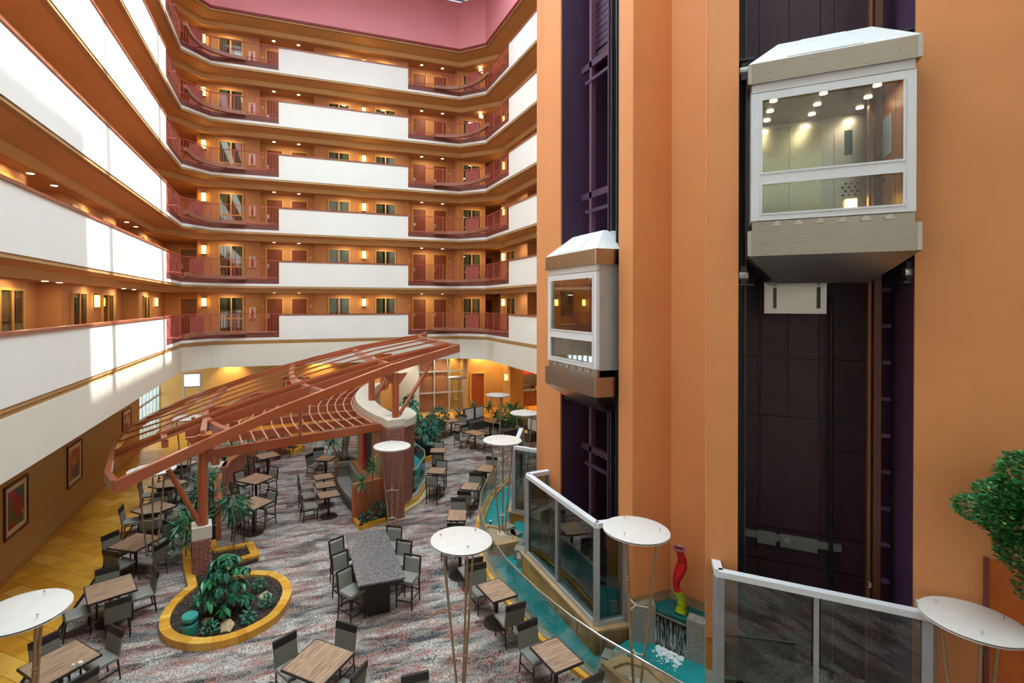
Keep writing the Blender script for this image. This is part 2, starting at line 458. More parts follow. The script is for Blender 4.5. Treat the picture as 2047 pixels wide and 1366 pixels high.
CORR = [(-6.47,-3.6),(-6.47,16.15),(-7.07,16.15),(-7.07,18.2),(-6.47,18.2),(-6.47,23.3),(-7.07,23.3),(-7.07,26.37),(-6.47,26.37),(-6.47,31.4),
        (-4.53,31.4),(-4.53,29.2),(-1.49,29.2),(-1.49,29.8),(1.33,29.8),(1.33,29.2),(6.69,29.2),(6.69,29.8),(9.7,29.8),(9.7,29.2),
        (11.6,29.2),(11.6,30.6),(12.9,30.6),(12.9,28.3),(12.225,28.3),(12.225,24.6),(12.8,24.6),(12.8,21.5),(12.225,21.5),(12.225,13.6)]
for i in range(7):
    z = Z[i]
    lv = E('balcony_level', kind='structure') if i < 6 else E('trim_roof_edge', kind='structure')
    LV.append(lv)
    O('soffit', ring(EDGE, 0.03, 1.25, z-0.05, z-0.005), SOFFIT, lv)
    O('lip', ring(EDGE, 0.02, 0.18, z-0.09, z-0.03), TANLIP, lv)
    O('bulkhead', ring(EDGE, 1.2, 1.3, z-0.30, z-0.04), BEAMP, lv)
    O('corridor_ceiling', ring(EDGE, 1.28, 5.2, z-0.27, z-0.2), CEILP, lv)
    if i == 6: break
    O('floor_slab', ring(EDGE, 0.02, 5.2, z, z+0.2), CARPU, lv)
    O('white_band', MB().wall(EDGE, z, z+0.13, 0.14), WHITE, lv)
    for p in (LEFT, BACK, RIGHT):
        O('parapet', MB().wall(p, z+0.13, z+1.26, 0.14), WHITE, lv)
        O('cap_rail', MB().wall(offs(p, -0.03), z+1.26, z+1.33, 0.21), CAPW, lv)
    for p in (CORN_L, CORN_R):
        O('slab_edge', MB().wall(offs(p, 0.012), z+0.13, z+0.36, 0.12), MAROON, lv)
    O('corridor_wall', MB().wall(CORR, z+0.2, Z[i+1]-0.2, 0.12), WALLP, lv)
    O('skirting', MB().wall(offs(CORR, -0.015), z+0.2, z+0.32, 0.015), MAROON, lv)

# fascia round the bottom of the lowest balcony
fa = E('trim_1', kind='structure')
O('tan_strip', MB().wall(offs(EDGE, 0.06), Z[0]-0.21, Z[0], 0.12), TANLIP, fa)  # recessed tan-painted strip between white band and fascia
O('fascia', MB().wall(offs(EDGE, 0.03), 4.06, Z[0]-0.2, 0.14), CREAM, fa)
O('ground_ceiling', ring(EDGE, 0.15, 9.0, 4.06, 4.14), BEAMP, fa)
# clerestory above the top balcony
cl = E('trim_2', kind='structure')
O('clerestory_wall', MB().wall(EDGE, Z[6]+0.1, 24.6, 0.2), PINK, cl)
O('clerestory_trim', MB().wall(offs(EDGE, -0.02), Z[6]-0.02, Z[6]+0.11, 0.2), PINKT, cl)
# walls behind the camera and beyond the tower that close the room
wf = E('wall_front', kind='structure')
O('wall_panel', MB().box(-9.5, 17.2, -3.9, -3.6, 0, 24.6), CREAM, wf)
wr = E('wall_right', kind='structure')
O('wall_panel', MB().box(17.0, 17.2, -3.6, 33, 0, 24.6), CREAM, wr)
O('wall_panel', MB().box(10.6, 17.0, 13.2, 13.5, 0, 24.6), CREAM, wr)
wl = E('wall_left', kind='structure')
O('ground_wall', MB().box(-7.15, -6.95, -3.6, 28.4, 0, 4.06), OCHREW, wl)
O('outer_wall', MB().box(-9.6, -9.4, -3.6, 34, 4.0, 24.6), WALLP, wl)
tag(O('baseboard_left', MB().box(-6.95, -6.90, -3.6, 28.4, 0.0, 0.14), BASEB), kind='structure')

# roof: sheet-metal deck round a big glazed opening, purlins across it
ce = E('ceiling', kind='structure')
def deck(x0,x1,y0,y1):
    m = MB(); m.box(x0,x1,y0,y1,24.75,24.85)
    y = y0
    while y < y1-0.1:
        m.box(x0,x1,y,y+0.11,24.68,24.75); y += 0.28
    return m
RX0, RX1, RY0, RY1 = -3.9, 9.75, 1.0, 22.7
O('roof_deck', deck(-9.6, RX0, -3.9, 34), ALUG, ce)
O('roof_deck', deck(RX1, 17.2, -3.9, 34), ALUG, ce)
O('roof_deck', deck(RX0, RX1, -3.9, RY0), ALUG, ce)
O('roof_deck', deck(RX0, RX1, RY1, 34), ALUG, ce)
for y in (6.6, 15.3, 21.35):
    O('roof_beam', MB().beam((RX0-0.3,y,24.6),(RX1+0.3,y,24.6),0.34,0.5), ALUW, ce)
y = RY0
while y < RY1+0.1:
    O('glazing_bar', MB().beam((RX0,y,24.8),(RX1,y,24.8),0.055,0.1), ALUW, ce); y += 1.36
O('roof_glass', MB().add([(RX0,RY0,24.86),(RX1,RY0,24.86),(RX1,RY1,24.86),(RX0,RY1,24.86)],[(0,1,2,3)]), SKYG, ce)
O('roof_beam', MB().beam((9.0,24.2,24.5),(7.0,28.0,24.5),0.25,0.3), ALUW, ce)

# floor: carpet, polished stone tiles along the left side, tiled back lobby
fl = E('floor', kind='structure')
O('floor_base', MB().box(-9.6, 17.2, -3.6, 34, -0.3, -0.02), M('grey_screed', srgb(176,140,70), 0.6, var=0.1), fl)
O('carpet', MB().prism([(-4.78,-3.6),(17,-3.6),(17,29.3),(12.0,29.3),(9.2,30.2),(4,28.8),(-4.85,28.8)], -0.02, 0.0), CARPET, fl)
O('carpet_edge', MB().box(-4.85, -4.78, -3.6, 28.8, -0.02, 0.012), BLKW, fl)
def clip(poly, x0, x1, y0, y1):
    for ax, lim, sg in ((0,x0,1),(0,x1,-1),(1,y0,1),(1,y1,-1)):
        out = []
        for k in range(len(poly)):
            a, b = poly[k], poly[(k+1)%len(poly)]
            da, db = sg*(a[ax]-lim), sg*(b[ax]-lim)
            if da >= 0: out.append(a)
            if (da >= 0) != (db >= 0):
                t = da/(da-db); out.append((a[0]+(b[0]-a[0])*t, a[1]+(b[1]-a[1])*t))
        poly = out
        if not poly: break
    return poly
def tiles(x0, x1, y0, y1, a, b):
    c, s_ = math.cos(math.radians(-40)), math.sin(math.radians(-40)); n = 0
    for i in range(-60, 60):
        for j in range(-60, 60):
            u = i*a + (j%2)*a/2; v = j*b; g = 0.005
            P = [(u+g,v+g),(u+a-g,v+g),(u+a-g,v+b-g),(u+g,v+b-g)]
            P = [(-5.8+x*c-y*s_, 18.0+x*s_+y*c) for x, y in P]
            if max(p[0] for p in P) < x0 or min(p[0] for p in P) > x1 or max(p[1] for p in P) < y0 or min(p[1] for p in P) > y1: continue
            Q = clip(P, x0, x1, y0, y1)
            if len(Q) < 3: continue
            ar = abs(sum(Q[k][0]*Q[(k+1)%len(Q)][1]-Q[(k+1)%len(Q)][0]*Q[k][1] for k in range(len(Q))))/2
            if ar < 0.004: continue
            O('tile', MB().prism(Q, -0.02, 0.0), random.choice((YTILE, YTILE, YTILE2, YTILE3)), fl); n += 1
    return n
tiles(-6.90, -4.855, 8.5, 28.8, 0.84, 0.42)
O('tile_field', MB().box(-6.9, 17.0, 28.8, 32.4, -0.019, -0.004), YTILE, fl)
O('tile_field', MB().box(-6.9, -4.855, -3.6, 8.5, -0.02, 0.0), YTILE, fl)

# ---- room windows and doors off the corridors
def make_window():
    w, h = 1.22, 2.03
    r = E('window_1', kind='structure'); t = 0.065
    f = MB()
    for x in (0, w/2-t/2, w-t): f.box(x, x+t, -0.06, 0.0, 0, h)
    for zz in (0, 0.84, h-t): f.box(t, w/2-t/2, -0.055, -0.002, zz, zz+t).box(w/2+t/2, w-t, -0.055, -0.002, zz, zz+t)
    O('frame', f, GOLD, r)
    for x in (t, w/2+t/2):
        for z0, z1 in ((t,0.84),(0.84+t,h-t)):
            O('pane', MB().box(x, x+w/2-1.5*t, -0.032, -0.026, z0, z1), GLASSW, r)
    O('painted_room_shade', MB().box(t, w-t, -0.008, -0.004, t, h-t), ROOMSHADE, r)  # dark sheet on the wall; the unlit room put into its colour
    for x0, x1 in ((t+0.02, w/2-0.17),(w/2+0.2, w-t-0.02)):
        A = []; B = []; n = 26
        for k in range(n+1):
            x = x0+(x1-x0)*k/n; y = -0.017 - 0.006*math.cos(k*PI)
            A.append((x,y,t)); B.append((x,y,h-t))
        O('curtain', MB().loft(A,B), CURT, r)
    return r
def make_door():
    w, h = 0.94, 2.0
    r = E('door_1', kind='structure'); t = 0.075
    f = MB().box(0,t,-0.05,0,0,h).box(w-t,w,-0.05,0,0,h).box(t,w-t,-0.05,0,h-t,h)
    O('frame', f, GOLD, r)
    lf = O('leaf', MB().box(t, w-t, -0.025, -0.002, 0.01, h-t), DOORW, r)
    O('handle', MB().box(0.12,0.18,-0.035,-0.025,0.88,1.10).tube([(0.15,-0.035,1.0),(0.15,-0.07,1.0),(0.26,-0.07,1.0)],0.012,6), CHROME, lf)
    return r
def sdup(proto, name, loc, rz):
    r = dup(proto, loc, rz, ''); r.name = name
    del r['label']; r['kind'] = 'structure'
    return r
w_proto = make_window(); d_proto = make_door()
wn, dn = 1, 1
def window(x, y, z, rz):
    global wn
    if wn == 1: w_proto.location = (x,y,z); w_proto.rotation_euler = (0,0,rz)
    else: sdup(w_proto, 'window_%d' % wn, (x,y,z), rz)
    wn += 1
def door(x, y, z, rz):
    global dn
    if dn == 1: d_proto.location = (x,y,z); d_proto.rotation_euler = (0,0,rz)
    else: sdup(d_proto, 'door_%d' % dn, (x,y,z), rz)
    dn += 1
R90 = PI/2
for i in range(6):
    zf = Z[i]+0.2; zw = Z[i]+0.2
    for x in (-3.52, 2.05, 4.70, 10.05): window(x, 29.2, zw, 0)
    for x in (-1.24, 0.07, 7.02, 8.33): door(x, 29.8, zf, 0)
    door(11.75, 30.6, zf, 0)
    window(12.225, 27.3, zw, -R90)
    if i < 2:
        for yy in (14.7, 18.9, 21.6, 27.05): window(-6.47, yy, zw, R90)
        for yy in (16.3, 23.6): door(-7.07, yy, zf, R90)
        door(-5.75, 31.4, zf, 0)

# ---- wall sconces
def make_sconce():
    r = E('wall_sconce', cat='lamp')
    O('shade', MB().box(-0.11,0.11,-0.12,-0.02,0.05,0.46), SCONCE, r)
    f = MB()
    for x in (-0.12, 0.105): f.box(x, x+0.015, -0.125, -0.11, 0, 0.5)
    for zz in (0.0, 0.13, 0.37, 0.5): f.box(-0.12, 0.12, -0.13, 0, zz, zz+0.014)
    O('bracket', f, BLKW2, r)
    O('back_plate', MB().box(-0.13,0.13,-0.02,0,0.02,0.5), BLKW2, r)
    return r
sc = make_sconce(); first = True
def sconce(x, y, z, rz, label, group='lit wall sconces of the corridors'):
    global first
    if first: sc.location=(x,y,z); sc.rotation_euler=(0,0,rz); sc['label']=label; sc['group']=group; first=False
    else: dup(sc, (x,y,z), rz, label, group)
for i in range(6):
    z = Z[i]+1.68
    sconce(-4.2, 29.2, z, 0, 'lit amber wall sconce left of the corner window on the %s balcony' % LEVEL[i])
    sconce(4.05, 29.2, z, 0, 'lit amber wall sconce between two windows mid back wall on the %s balcony' % LEVEL[i])
    sconce(12.225, 27.75, z, -R90, 'lit amber wall sconce at the right back corner of the %s balcony' % LEVEL[i])
sconce(-6.47, 20.97, Z[0]+1.68, R90, 'lit amber wall sconce between tall windows on the left orange corridor wall')
sconce(-6.47, 29.3, Z[0]+1.68, R90, 'lit amber wall sconce at the far dim end of the left corridor')

# ---- recessed downlights
def make_down():
    r = E('downlight', cat='light')
    O('trim_ring', MB().lathe([(0.075,0.0),(0.105,0.0),(0.105,-0.012),(0.075,-0.012)], n=16), SIGNW, r)
    O('lens', MB().lathe([(0.0,-0.002),(0.08,-0.002),(0.074,-0.02),(0.0,-0.024)], n=16), LAMPD, r)
    return r
dl = make_down(); dfirst = True
def downlight(x, y, z, label, group='round downlights in the corridor ceilings'):
    global dfirst
    if dfirst: dl.location=(x,y,z); dl['label']=label; dl['group']=group; dfirst=False
    else: dup(dl, (x,y,z), 0, label, group)
for i in range(6):
    z = Z[i+1]-0.272
    for x, w in ((-0.78,'first'),(0.5,'second'),(7.5,'third'),(8.8,'fourth')):
        downlight(x, 29.25 if True else 0, z, 'round ceiling downlight before the %s door from the left on the %s balcony' % (w, LEVEL[i]))
for k, y in enumerate((15.9, 17.3, 24.0, 25.3)):
    downlight(-6.3, y, Z[2]-0.272, 'round downlight over the left corridor of the second balcony, number %s from the camera' % ('one','two','three','four')[k])
for k, y in enumerate((16.7, 17.6, 23.6, 25.0)):
    downlight(-6.3, y, Z[1]-0.272, 'round downlight over the left corridor of the lowest balcony, number %s from the camera' % ('one','two','three','four')[k])

# added area lights that brighten the corridors, most away from any downlight
def corridor_fill(x, y, z, e):
    l = bpy.data.lights.new('corridor_fill', 'AREA'); l.shape = 'DISK'; l.size = 0.3; l.energy = e; l.color = (1.0, 0.76, 0.46)
    o = bpy.data.objects.new('corridor_fill', l); COL.objects.link(o); o.location = (x,y,z)
for i in range(6):
    z = Z[i+1]-0.3
    for x, y in ((-5.4,29.4),(-3.0,28.6),(-0.1,29.0),(3.0,28.5),(5.3,28.5),(7.9,29.0),(10.9,28.3),(11.6,25.0),(11.6,20.0)): corridor_fill(x, y, z, 12)
    for y in (8.0,12.0,15.0,17.2,20.0,22.8,24.9,27.5): corridor_fill(-6.0, y, z, 14)
# ---- fire extinguisher cabinets and number plates on the back wall
def make_ext():
    r = E('extinguisher_cabinet', cat='cabinet')
    f = MB().box(-0.17,0.17,-0.06,0,0,0.62)
    O('box', f, SIGNW, r)
    fr = MB().box(-0.19,-0.15,-0.075,0,-0.02,0.64).box(0.15,0.19,-0.075,0,-0.02,0.64).box(-0.15,0.15,-0.075,0,-0.02,0.03).box(-0.15,0.15,-0.075,0,0.60,0.64)
    O('door_frame', fr, GOLD, r)
    e = MB().lathe([(0.0,0.05),(0.06,0.05),(0.065,0.10),(0.065,0.38),(0.03,0.44),(0.02,0.50),(0,0.5)], (0,-0.064,0), 10)
    O('extinguisher', e, REDM, r)
    O('valve', MB().box(-0.05,0.03,-0.085,-0.05,0.49,0.54), BLACKM, r)
    return r
ex = make_ext()
for i in range(6):
    lb = 'white fire extinguisher cabinet with red cylinder on the %s balcony' % LEVEL[i]
    if i == 0: ex.location = (-1.87,29.2,Z[0]+1.05); ex['label'] = lb; ex['group'] = 'extinguisher cabinets on the back wall'
    else: dup(ex, (-1.87,29.2,Z[i]+1.05), 0, lb, 'extinguisher cabinets on the back wall')
pn = 0
for i in range(6):
    for x, w in ((-1.36,'left of the first door'),(1.14,'right of the second door'),(6.85,'left of the third door'),(9.42,'right of the fourth door')):
        o = O('number_plate', MB().box(-0.07,0.07,-0.012,0,-0.07,0.07).box(-0.035,0.035,-0.016,-0.012,-0.02,0.03), PLAQ, None, (x,29.8,Z[i]+1.72))
        tag(o, 'small pale room plate %s on the %s balcony' % (w, LEVEL[i]), 'sign', 'room plates of the back corridor')
# ---- exit signs at the right ends of the upper corridors
for i in (4, 5):
    r = E('exit_sign', (11.0, 28.4, Z[i+1]-0.62), 0.5, 'hanging white exit sign at the right back corner of the %s balcony' % LEVEL[i], 'sign', 'exit signs')
    O('sign_box', MB().box(-0.19,0.19,-0.03,0.03,0,0.24), SIGNW, r)
    O('hanger', MB().box(-0.01,0.01,-0.01,0.01,0.24,0.36), SIGNW, r)
    text_obj('lettering', 'EXIT', 0.2, REDM, r, (0,-0.033,0.05), (R90,0,0))

# ---- corner railings with curved ledges
BAL = MB().box(-0.008,0.008,-0.008,0.008,0,0.92).mesh('baluster', CORAL)
POST = MB().box(-0.022,0.022,-0.022,0.022,0,0.98).mesh('post', CORAL)
def along(path, step, start=0.0):
    out = []; acc = start
    for k in range(len(path)-1):
        a = Vector(path[k]); b = Vector(path[k+1]); L_ = (b-a).length
        while acc <= L_:
            p = a+(b-a)*(acc/L_); out.append((p.x, p.y, math.atan2((b-a).y,(b-a).x))); acc += step
        acc -= L_
    return out
def panel(a, b, t=0.012):
    a = Vector(a); b = Vector(b); c = (a+b)/2; d = b-a
    m = MB().cbox((c.x,c.y,0.46),(d.length,t,0.86),math.atan2(d.y,d.x))
    n = Vector((-d.y,d.x)).normalized()*0.012
    for s in (-1,1):
        pa, pb = a-n, b-n
        z0, z1 = (0.05,0.87) if s < 0 else (0.87,0.05)
        m.beam((pa.x,pa.y,z0),(pb.x,pb.y,z1),0.012,0.012)
    return m
def make_rail(side):
    r = E('corner_railing', cat='railing')
    path = offs(CORN_L if side == 'L' else CORN_R, 0.07)
    p3 = lambda z: [(p[0],p[1],z) for p in path]
    O('top_rail', MB().polybeam(p3(0.99), 0.05, 0.035), CORAL, r)
    O('bottom_rail', MB().polybeam(p3(0.06), 0.03, 0.03), CORAL, r)
    for x, y, a in along(path, 0.135, 0.07): O('baluster', BAL, None, r, (x,y,0.04), a)
    ps = [path[0], path[1], path[2], path[3]]
    for k in range(3):
        a = Vector(path[k]); b = Vector(path[k+1]); n = max(1, round((b-a).length/1.05))
        for q in range(1, n): ps.append(tuple(a+(b-a)*(q/n)))
    for p in ps: O('post', POST, None, r, (p[0],p[1],0.0))
    if side == 'L':
        pts = [(-4.30,24.8),(-4.27,25.4),(-4.17,26.0),(-3.92,26.6),(-3.5,27.0),(-2.9,27.25),(-2.05,27.36)]
        frames = [[(-4.70,23.4),(-4.40,23.4),(-4.40,24.75),(-4.70,24.75)], [(-2.0,27.1),(-0.65,27.1),(-0.65,27.44),(-2.0,27.44)]]
        pans = [((XL-0.055,23.35),(XL-0.055,24.5)),((XL-0.055,24.62),(XL-0.055,25.9)),((-4.45,26.69),(-3.95,27.21))]
        br = [(-4.27,25.3),(-3.9,26.65),(-2.9,27.25)]
    else:
        pts = [(7.75,27.36),(8.5,27.27),(9.05,27.05),(9.55,26.55),(9.85,25.9),(9.98,25.3),(10.0,24.75)]
        frames = [[(10.05,23.4),(10.44,23.4),(10.44,24.7),(10.05,24.7)], [(6.35,27.1),(7.7,27.1),(7.7,27.44),(6.35,27.44)]]
        pans = [((9.6,27.27),(10.2,26.68))]
        br = [(8.5,27.27),(9.55,26.55),(9.98,25.3)]
    O('ledge', MB().polybeam([(x,y,0.14) for x,y in pts], 0.16, 0.17), RIBW, r)
    for f in frames:
        O('shelf_frame', MB().tube([(x,y,0.06) for x,y in f]+[(f[0][0],f[0][1],0.06)], 0.018, 6), CORAL, r)
    for a, b in pans: O('mesh_panel', panel(a, b), CORALM, r)
    for p in br:
        c = Vector((p[0],p[1])); e = Vector((-4.72,25.3)) if False else None
        O('ledge_bracket', MB().box(p[0]-0.02,p[0]+0.02,p[1],p[1]+0.3,-0.08,-0.03) if abs(p[1]-27.25) < 0.2 else MB().box(min(p[0],p[0]+(-0.4 if side=='L' else 0.4)),max(p[0],p[0]+(-0.4 if side=='L' else 0.4)),p[1]-0.02,p[1]+0.02,-0.08,-0.03), CORAL, r)
    return r
for side, nm in (('L','left'),('R','right')):
    r0 = make_rail(side)
    for i in range(6):
        lb = 'coral metal railing and curved brown ledge, %s back corner, %s balcony' % (nm, LEVEL[i])
        g = 'corner railings of the %s back corner' % nm
        if i == 0: r0.location = (0,0,Z[0]+0.36); r0['label'] = lb; r0['group'] = g
        else: dup(r0, (0,0,Z[i]+0.36), 0, lb, g)

# ---- ground floor back: walls, glazing, door, bar
wb = E('wall_back', kind='structure')
m = MB().box(-4.87, 6.2, 32.4, 32.6, 0, 4.06).box(-7.1,-5.74,32.4,32.6,0,4.06).box(-5.74,-4.87,32.4,32.6,0,2.42).box(-5.74,-4.87,32.4,32.6,3.22,4.06)
m.box(6.2, 11.75, 32.9, 33.1, 0, 4.06).box(11.15, 11.4, 32.0, 32.9, 0, 4.06).box(11.4,14.2,32.4,32.6,0,4.06)
O('ground_wall', m, OCHREW, wb)
O('ground_wall', MB().box(14.2,14.4,31.2,32.4,0,4.06).box(14.4,15.2,31.2,31.4,0,4.06), OCHREW, wb)
O('bar_back_wall', MB().box(14.4,17.0,33.0,33.2,0,4.06), M('deep_red_paint', srgb(140,34,22), 0.6), wb)
O('column', MB().box(6.5,7.9,31.6,32.4,0,4.06), M('grey_column_paint', srgb(170,170,164), 0.6), wb)
def glazing(name, x0, x1, y, z1, nx, zs, mat, axis='x'):
    r = E(name, kind='structure'); t = 0.09; f = MB()
    xs = [x0+(x1-x0)*k/nx for k in range(nx+1)]
    B = (lambda a,b,c,d,e,g: f.box(a,b,c,d,e,g)) if axis == 'x' else (lambda a,b,c,d,e,g: f.box(c,d,a,b,e,g))
    for x in xs: B(x-t/2, x+t/2, y-0.06, y+0.06, 0, z1)
    for zz in zs: B(x0, x1, y-0.05, y+0.05, zz-t/2, zz+t/2)
    O('frame', f, mat, r)
    zz = [z for z in zs]
    for a, b in zip(xs[:-1], xs[1:]):
        for c, d in zip(zz[:-1], zz[1:]):
            g = MB(); B2 = (lambda a_,b_,c_,d_,e_,g_: g.box(a_,b_,c_,d_,e_,g_)) if axis == 'x' else (lambda a_,b_,c_,d_,e_,g_: g.box(c_,d_,a_,b_,e_,g_))
            B2(a+t/2, b-t/2, y-0.006, y+0.006, c+t/2, d-t/2); O('pane', g, GLASS, r)
    return r
gz = glazing('window_%d' % wn, 8.0, 11.1, 31.95, 3.9, 3, (0.05,1.35,2.75,3.85), ALUG); wn += 1
for x0, x1 in ((8.1,9.0),(9.1,10.0)):
    A = []; B = []; n = 36
    for k in range(n+1):
        A.append((x0+(x1-x0)*k/n, 32.2-0.03*math.cos(k*PI), 0.08)); B.append((A[-1][0], A[-1][1], 3.8))
    O('curtain', MB().loft(A,B), CURTB, gz)
glazing('window_%d' % wn, 28.4, 32.4, -7.0, 3.9, 6, (0.05,2.1,3.85), ALUG, 'y'); wn += 1
g2 = glazing('window_%d' % wn, -5.74, -4.87, 32.45, 3.22, 1, (2.45,3.2), ALUG); wn += 1
dd = E('door_%d' % dn, (11.72,32.4,0), kind='structure'); dn += 1
O('frame', MB().box(0,0.08,-0.06,0,0,2.5).box(1.02,1.1,-0.06,0,0,2.5).box(0.08,1.02,-0.06,0,2.42,2.5), GOLD, dd)
lf = O('leaf', MB().box(0.08,1.02,-0.035,-0.002,0.01,2.42), M('red_brown_door_wood', srgb(136,66,30), 0.45, var=0.1, scale=3, stretch=(6,6,0.6)), dd)
O('handle', MB().tube([(0.17,-0.04,1.05),(0.17,-0.09,1.05),(0.3,-0.09,1.05)],0.014,6), CHROME, lf)
O('door_closer', MB().box(0.55,0.95,-0.1,-0.035,2.3,2.38), STEEL, lf)
# downlights over the ochre walls, plus added ones in front to brighten the lobby
for k, (x, y, w) in enumerate(((12.3,32.0,'over the brown back door'),(13.6,32.0,'right of the brown back door'),(10.4,32.5,'behind the back glazing'),(9.2,30.6,'added in front of the back glazing'),(6.9,30.6,'added in front of the grey column'),(8.9,29.0,'added over the farthest disc lamp'),(11.3,29.2,'added behind the booth seats'),(-3.2,31.9,'on the ochre wall at the far left back'),(1.8,31.9,'on the ochre wall behind the canopy'),(5.4,31.9,'beside the grey column'))):
    downlight(x, y, 4.055, 'warm ground-floor ceiling downlight %s' % w, 'warm downlights of the ground-floor lobby')
    l = bpy.data.lights.new('lobby_lamp_and_fill', 'SPOT'); l.energy = 150; l.color = (1.0, 0.66, 0.26) if y > 31.5 else (1.0, 0.86, 0.68); l.spot_size = 1.9; l.spot_blend = 0.7; l.shadow_soft_size = 0.06
    lo = bpy.data.objects.new('lobby_lamp_and_fill', l); COL.objects.link(lo); lo.location = (x, y, 4.0); lo.rotation_euler = (math.radians(18 if 31.5 < y < 32.2 else 28 if y < 31.5 else 0), 0, 0)
sconce(14.2, 31.75, 1.9, -R90, 'glowing tube sconce beside the bar entrance on the ground floor', 'ground floor sconces')
bc = E('bar_counter', (16.0,32.2,0), 0, 'dark wood bar counter in the lit bar at the far right', 'counter')
O('counter_body', MB().box(-1.4,1.0,-0.25,0.25,0,1.05), DOORW, bc)
O('counter_top', MB().box(-1.45,1.05,-0.32,0.32,1.05,1.11), GRAN, bc)
O('back_shelf', MB().box(-1.4,1.0,0.5,0.75,1.3,2.1), BLKW2, bc)
cmx = E('coffee_machine', (15.9,32.2,1.11), 0, 'small grey machine standing on the bar counter', 'machine')
O('machine_body', MB().box(-0.25,0.25,-0.18,0.18,0,0.35), DKGREY, cmx)
O('tray', MB().box(-0.2,0.2,-0.24,-0.18,0.0,0.05), STEEL, cmx)
for k, x in enumerate((14.9,15.5,16.15)):
    r = E('pendant_lamp', (x,31.7,2.75), 0, '%s glowing tubular pendant lamp over the bar counter' % ('left','middle','right')[k], 'lamp', 'pendants over the bar')
    O('lamp_shade', MB().lathe([(0.0,0),(0.075,0),(0.075,0.3),(0,0.3)],n=12), SCONCE, r)
    O('cord', MB().tube([(0,0,0.3),(0,0,1.3)],0.006,5), BLACKM, r)
l = bpy.data.lights.new('bar_lamp', 'POINT'); l.energy = 130; l.color = (1.0,0.62,0.24); l.shadow_soft_size = 0.2
lo = bpy.data.objects.new('bar_lamp', l); COL.objects.link(lo); lo.location = (15.5,31.6,2.6)

# ---- framed pictures on the left ground-floor wall and the far wall
ARTS = [art('abstract_print_red', 3.2, 2.3, [srgb(190,70,30),srgb(150,40,44),srgb(206,120,50),srgb(52,84,92),srgb(90,96,50),srgb(160,60,70)]),
        art('abstract_print_plum', 3.6, 7.1, [srgb(200,120,50),srgb(90,70,92),srgb(176,70,52),srgb(70,84,110),srgb(186,130,70),srgb(120,60,70)]),
        art('abstract_print_rose', 3.4, 11.7, [srgb(160,48,60),srgb(190,90,96),srgb(90,40,60),srgb(206,150,130),srgb(140,60,44)])]
def picture(x, y, z, rz, w, h, a, label):
    r = E('framed_picture', (x,y,z), rz, label, 'picture', 'framed abstract prints')
    t = 0.06
    O('frame', MB().box(-w/2,-w/2+t,-0.05,0,0,h).box(w/2-t,w/2,-0.05,0,0,h).box(-w/2+t,w/2-t,-0.05,0,0,t).box(-w/2+t,w/2-t,-0.05,0,h-t,h), M('frame_wood', srgb(84,50,30), 0.4), r)
    O('mat_board', MB().box(-w/2+t,w/2-t,-0.02,0,t,h-t), M('mat_board_paper', srgb(224,200,176), 0.7), r)
    O('print', MB().box(-w/2+0.2,w/2-0.2,-0.024,-0.02,0.2,h-0.2), a, r)
for k, (y, t) in enumerate(((16.64,'with a red and green print, nearest the camera'),(20.52,'with an orange and purple print, second along'),(26.32,'with a dark rose print, third and farthest'))):
    picture(-6.95, y, 1.07, R90, 1.24, 1.4, ARTS[k], 'framed abstract picture on the left wall '+t)
picture(0.4, 32.4, 1.6, 0, 1.5, 1.1, ARTS[1], 'framed abstract picture on the far ochre wall behind the canopy')

# ------------------------------------------------------------------ the orange elevator tower
S2 = 0.70711
tw = E('wall_tower', kind='structure')
def slab(a, b, z0, z1, t=0.12):
    return MB().wall([a, b], z0, z1, t)
ZT = 24.6
# faces are given left to right as seen from the atrium; thickness goes behind
def face(name, a, b, z0=1.2, z1=ZT, mat=ORANGE, t=0.1):
    return O(name, slab(a, b, z0, z1, t), mat, tw)
def faces(pts, t=0.04): O('tower_face', MB().wall(pts, 1.2, ZT, t), ORANGE, tw)
faces([(6.86,13.2),(6.6,12.25),(6.6,11.39)])
faces([(6.6,8.96),(6.6,8.5),(7.57,8.5),(7.9,7.81)])
faces([(8.4,8.39),(7.08,7.07),(7.436,6.714)])
faces([(9.133,5.017),(11.2,2.95)])
O('tower_sun_block', MB().box(8.7,10.6,8.75,13.15,0,30).box(10.7,16.9,3.7,13.15,0,30), CREAM, tw)  # unseen blocks added to stop the sun and shape the tower's shadow
O('corner_highlight', MB().box(7.072,7.084,7.062,7.074,1.2,ZT), M('highlight_paint', srgb(226,160,104), 0.5), tw)  # bright edge highlight painted as a paler strip
# shaft 1
face('shaft_side', (6.645,11.395), (8.5,11.395), 0, ZT, PURPLE, 0.08)
face('shaft_side', (8.5,8.955), (6.645,8.955), 0, ZT, PURPLE, 0.08)
face('shaft_back', (8.4,11.4), (8.4,8.9), 0, ZT, PURPLE, 0.08)
# shaft 2 : left edge A, right edge B, inward direction (S2,S2)
A2 = Vector((7.436,6.714)); B2 = Vector((9.133,5.017)); IN = Vector((S2,S2)); AL = Vector((S2,-S2))
def q2(u, d): p = A2 + AL*u + IN*d; return (p.x, p.y)
face('shaft_side', q2(-0.004,0.045), q2(-0.004,2.0), 0, ZT, PURPLE, 0.06)
face('shaft_side', q2(2.404,2.0), q2(2.404,0.045), 0, ZT, PURPLE, 0.06)
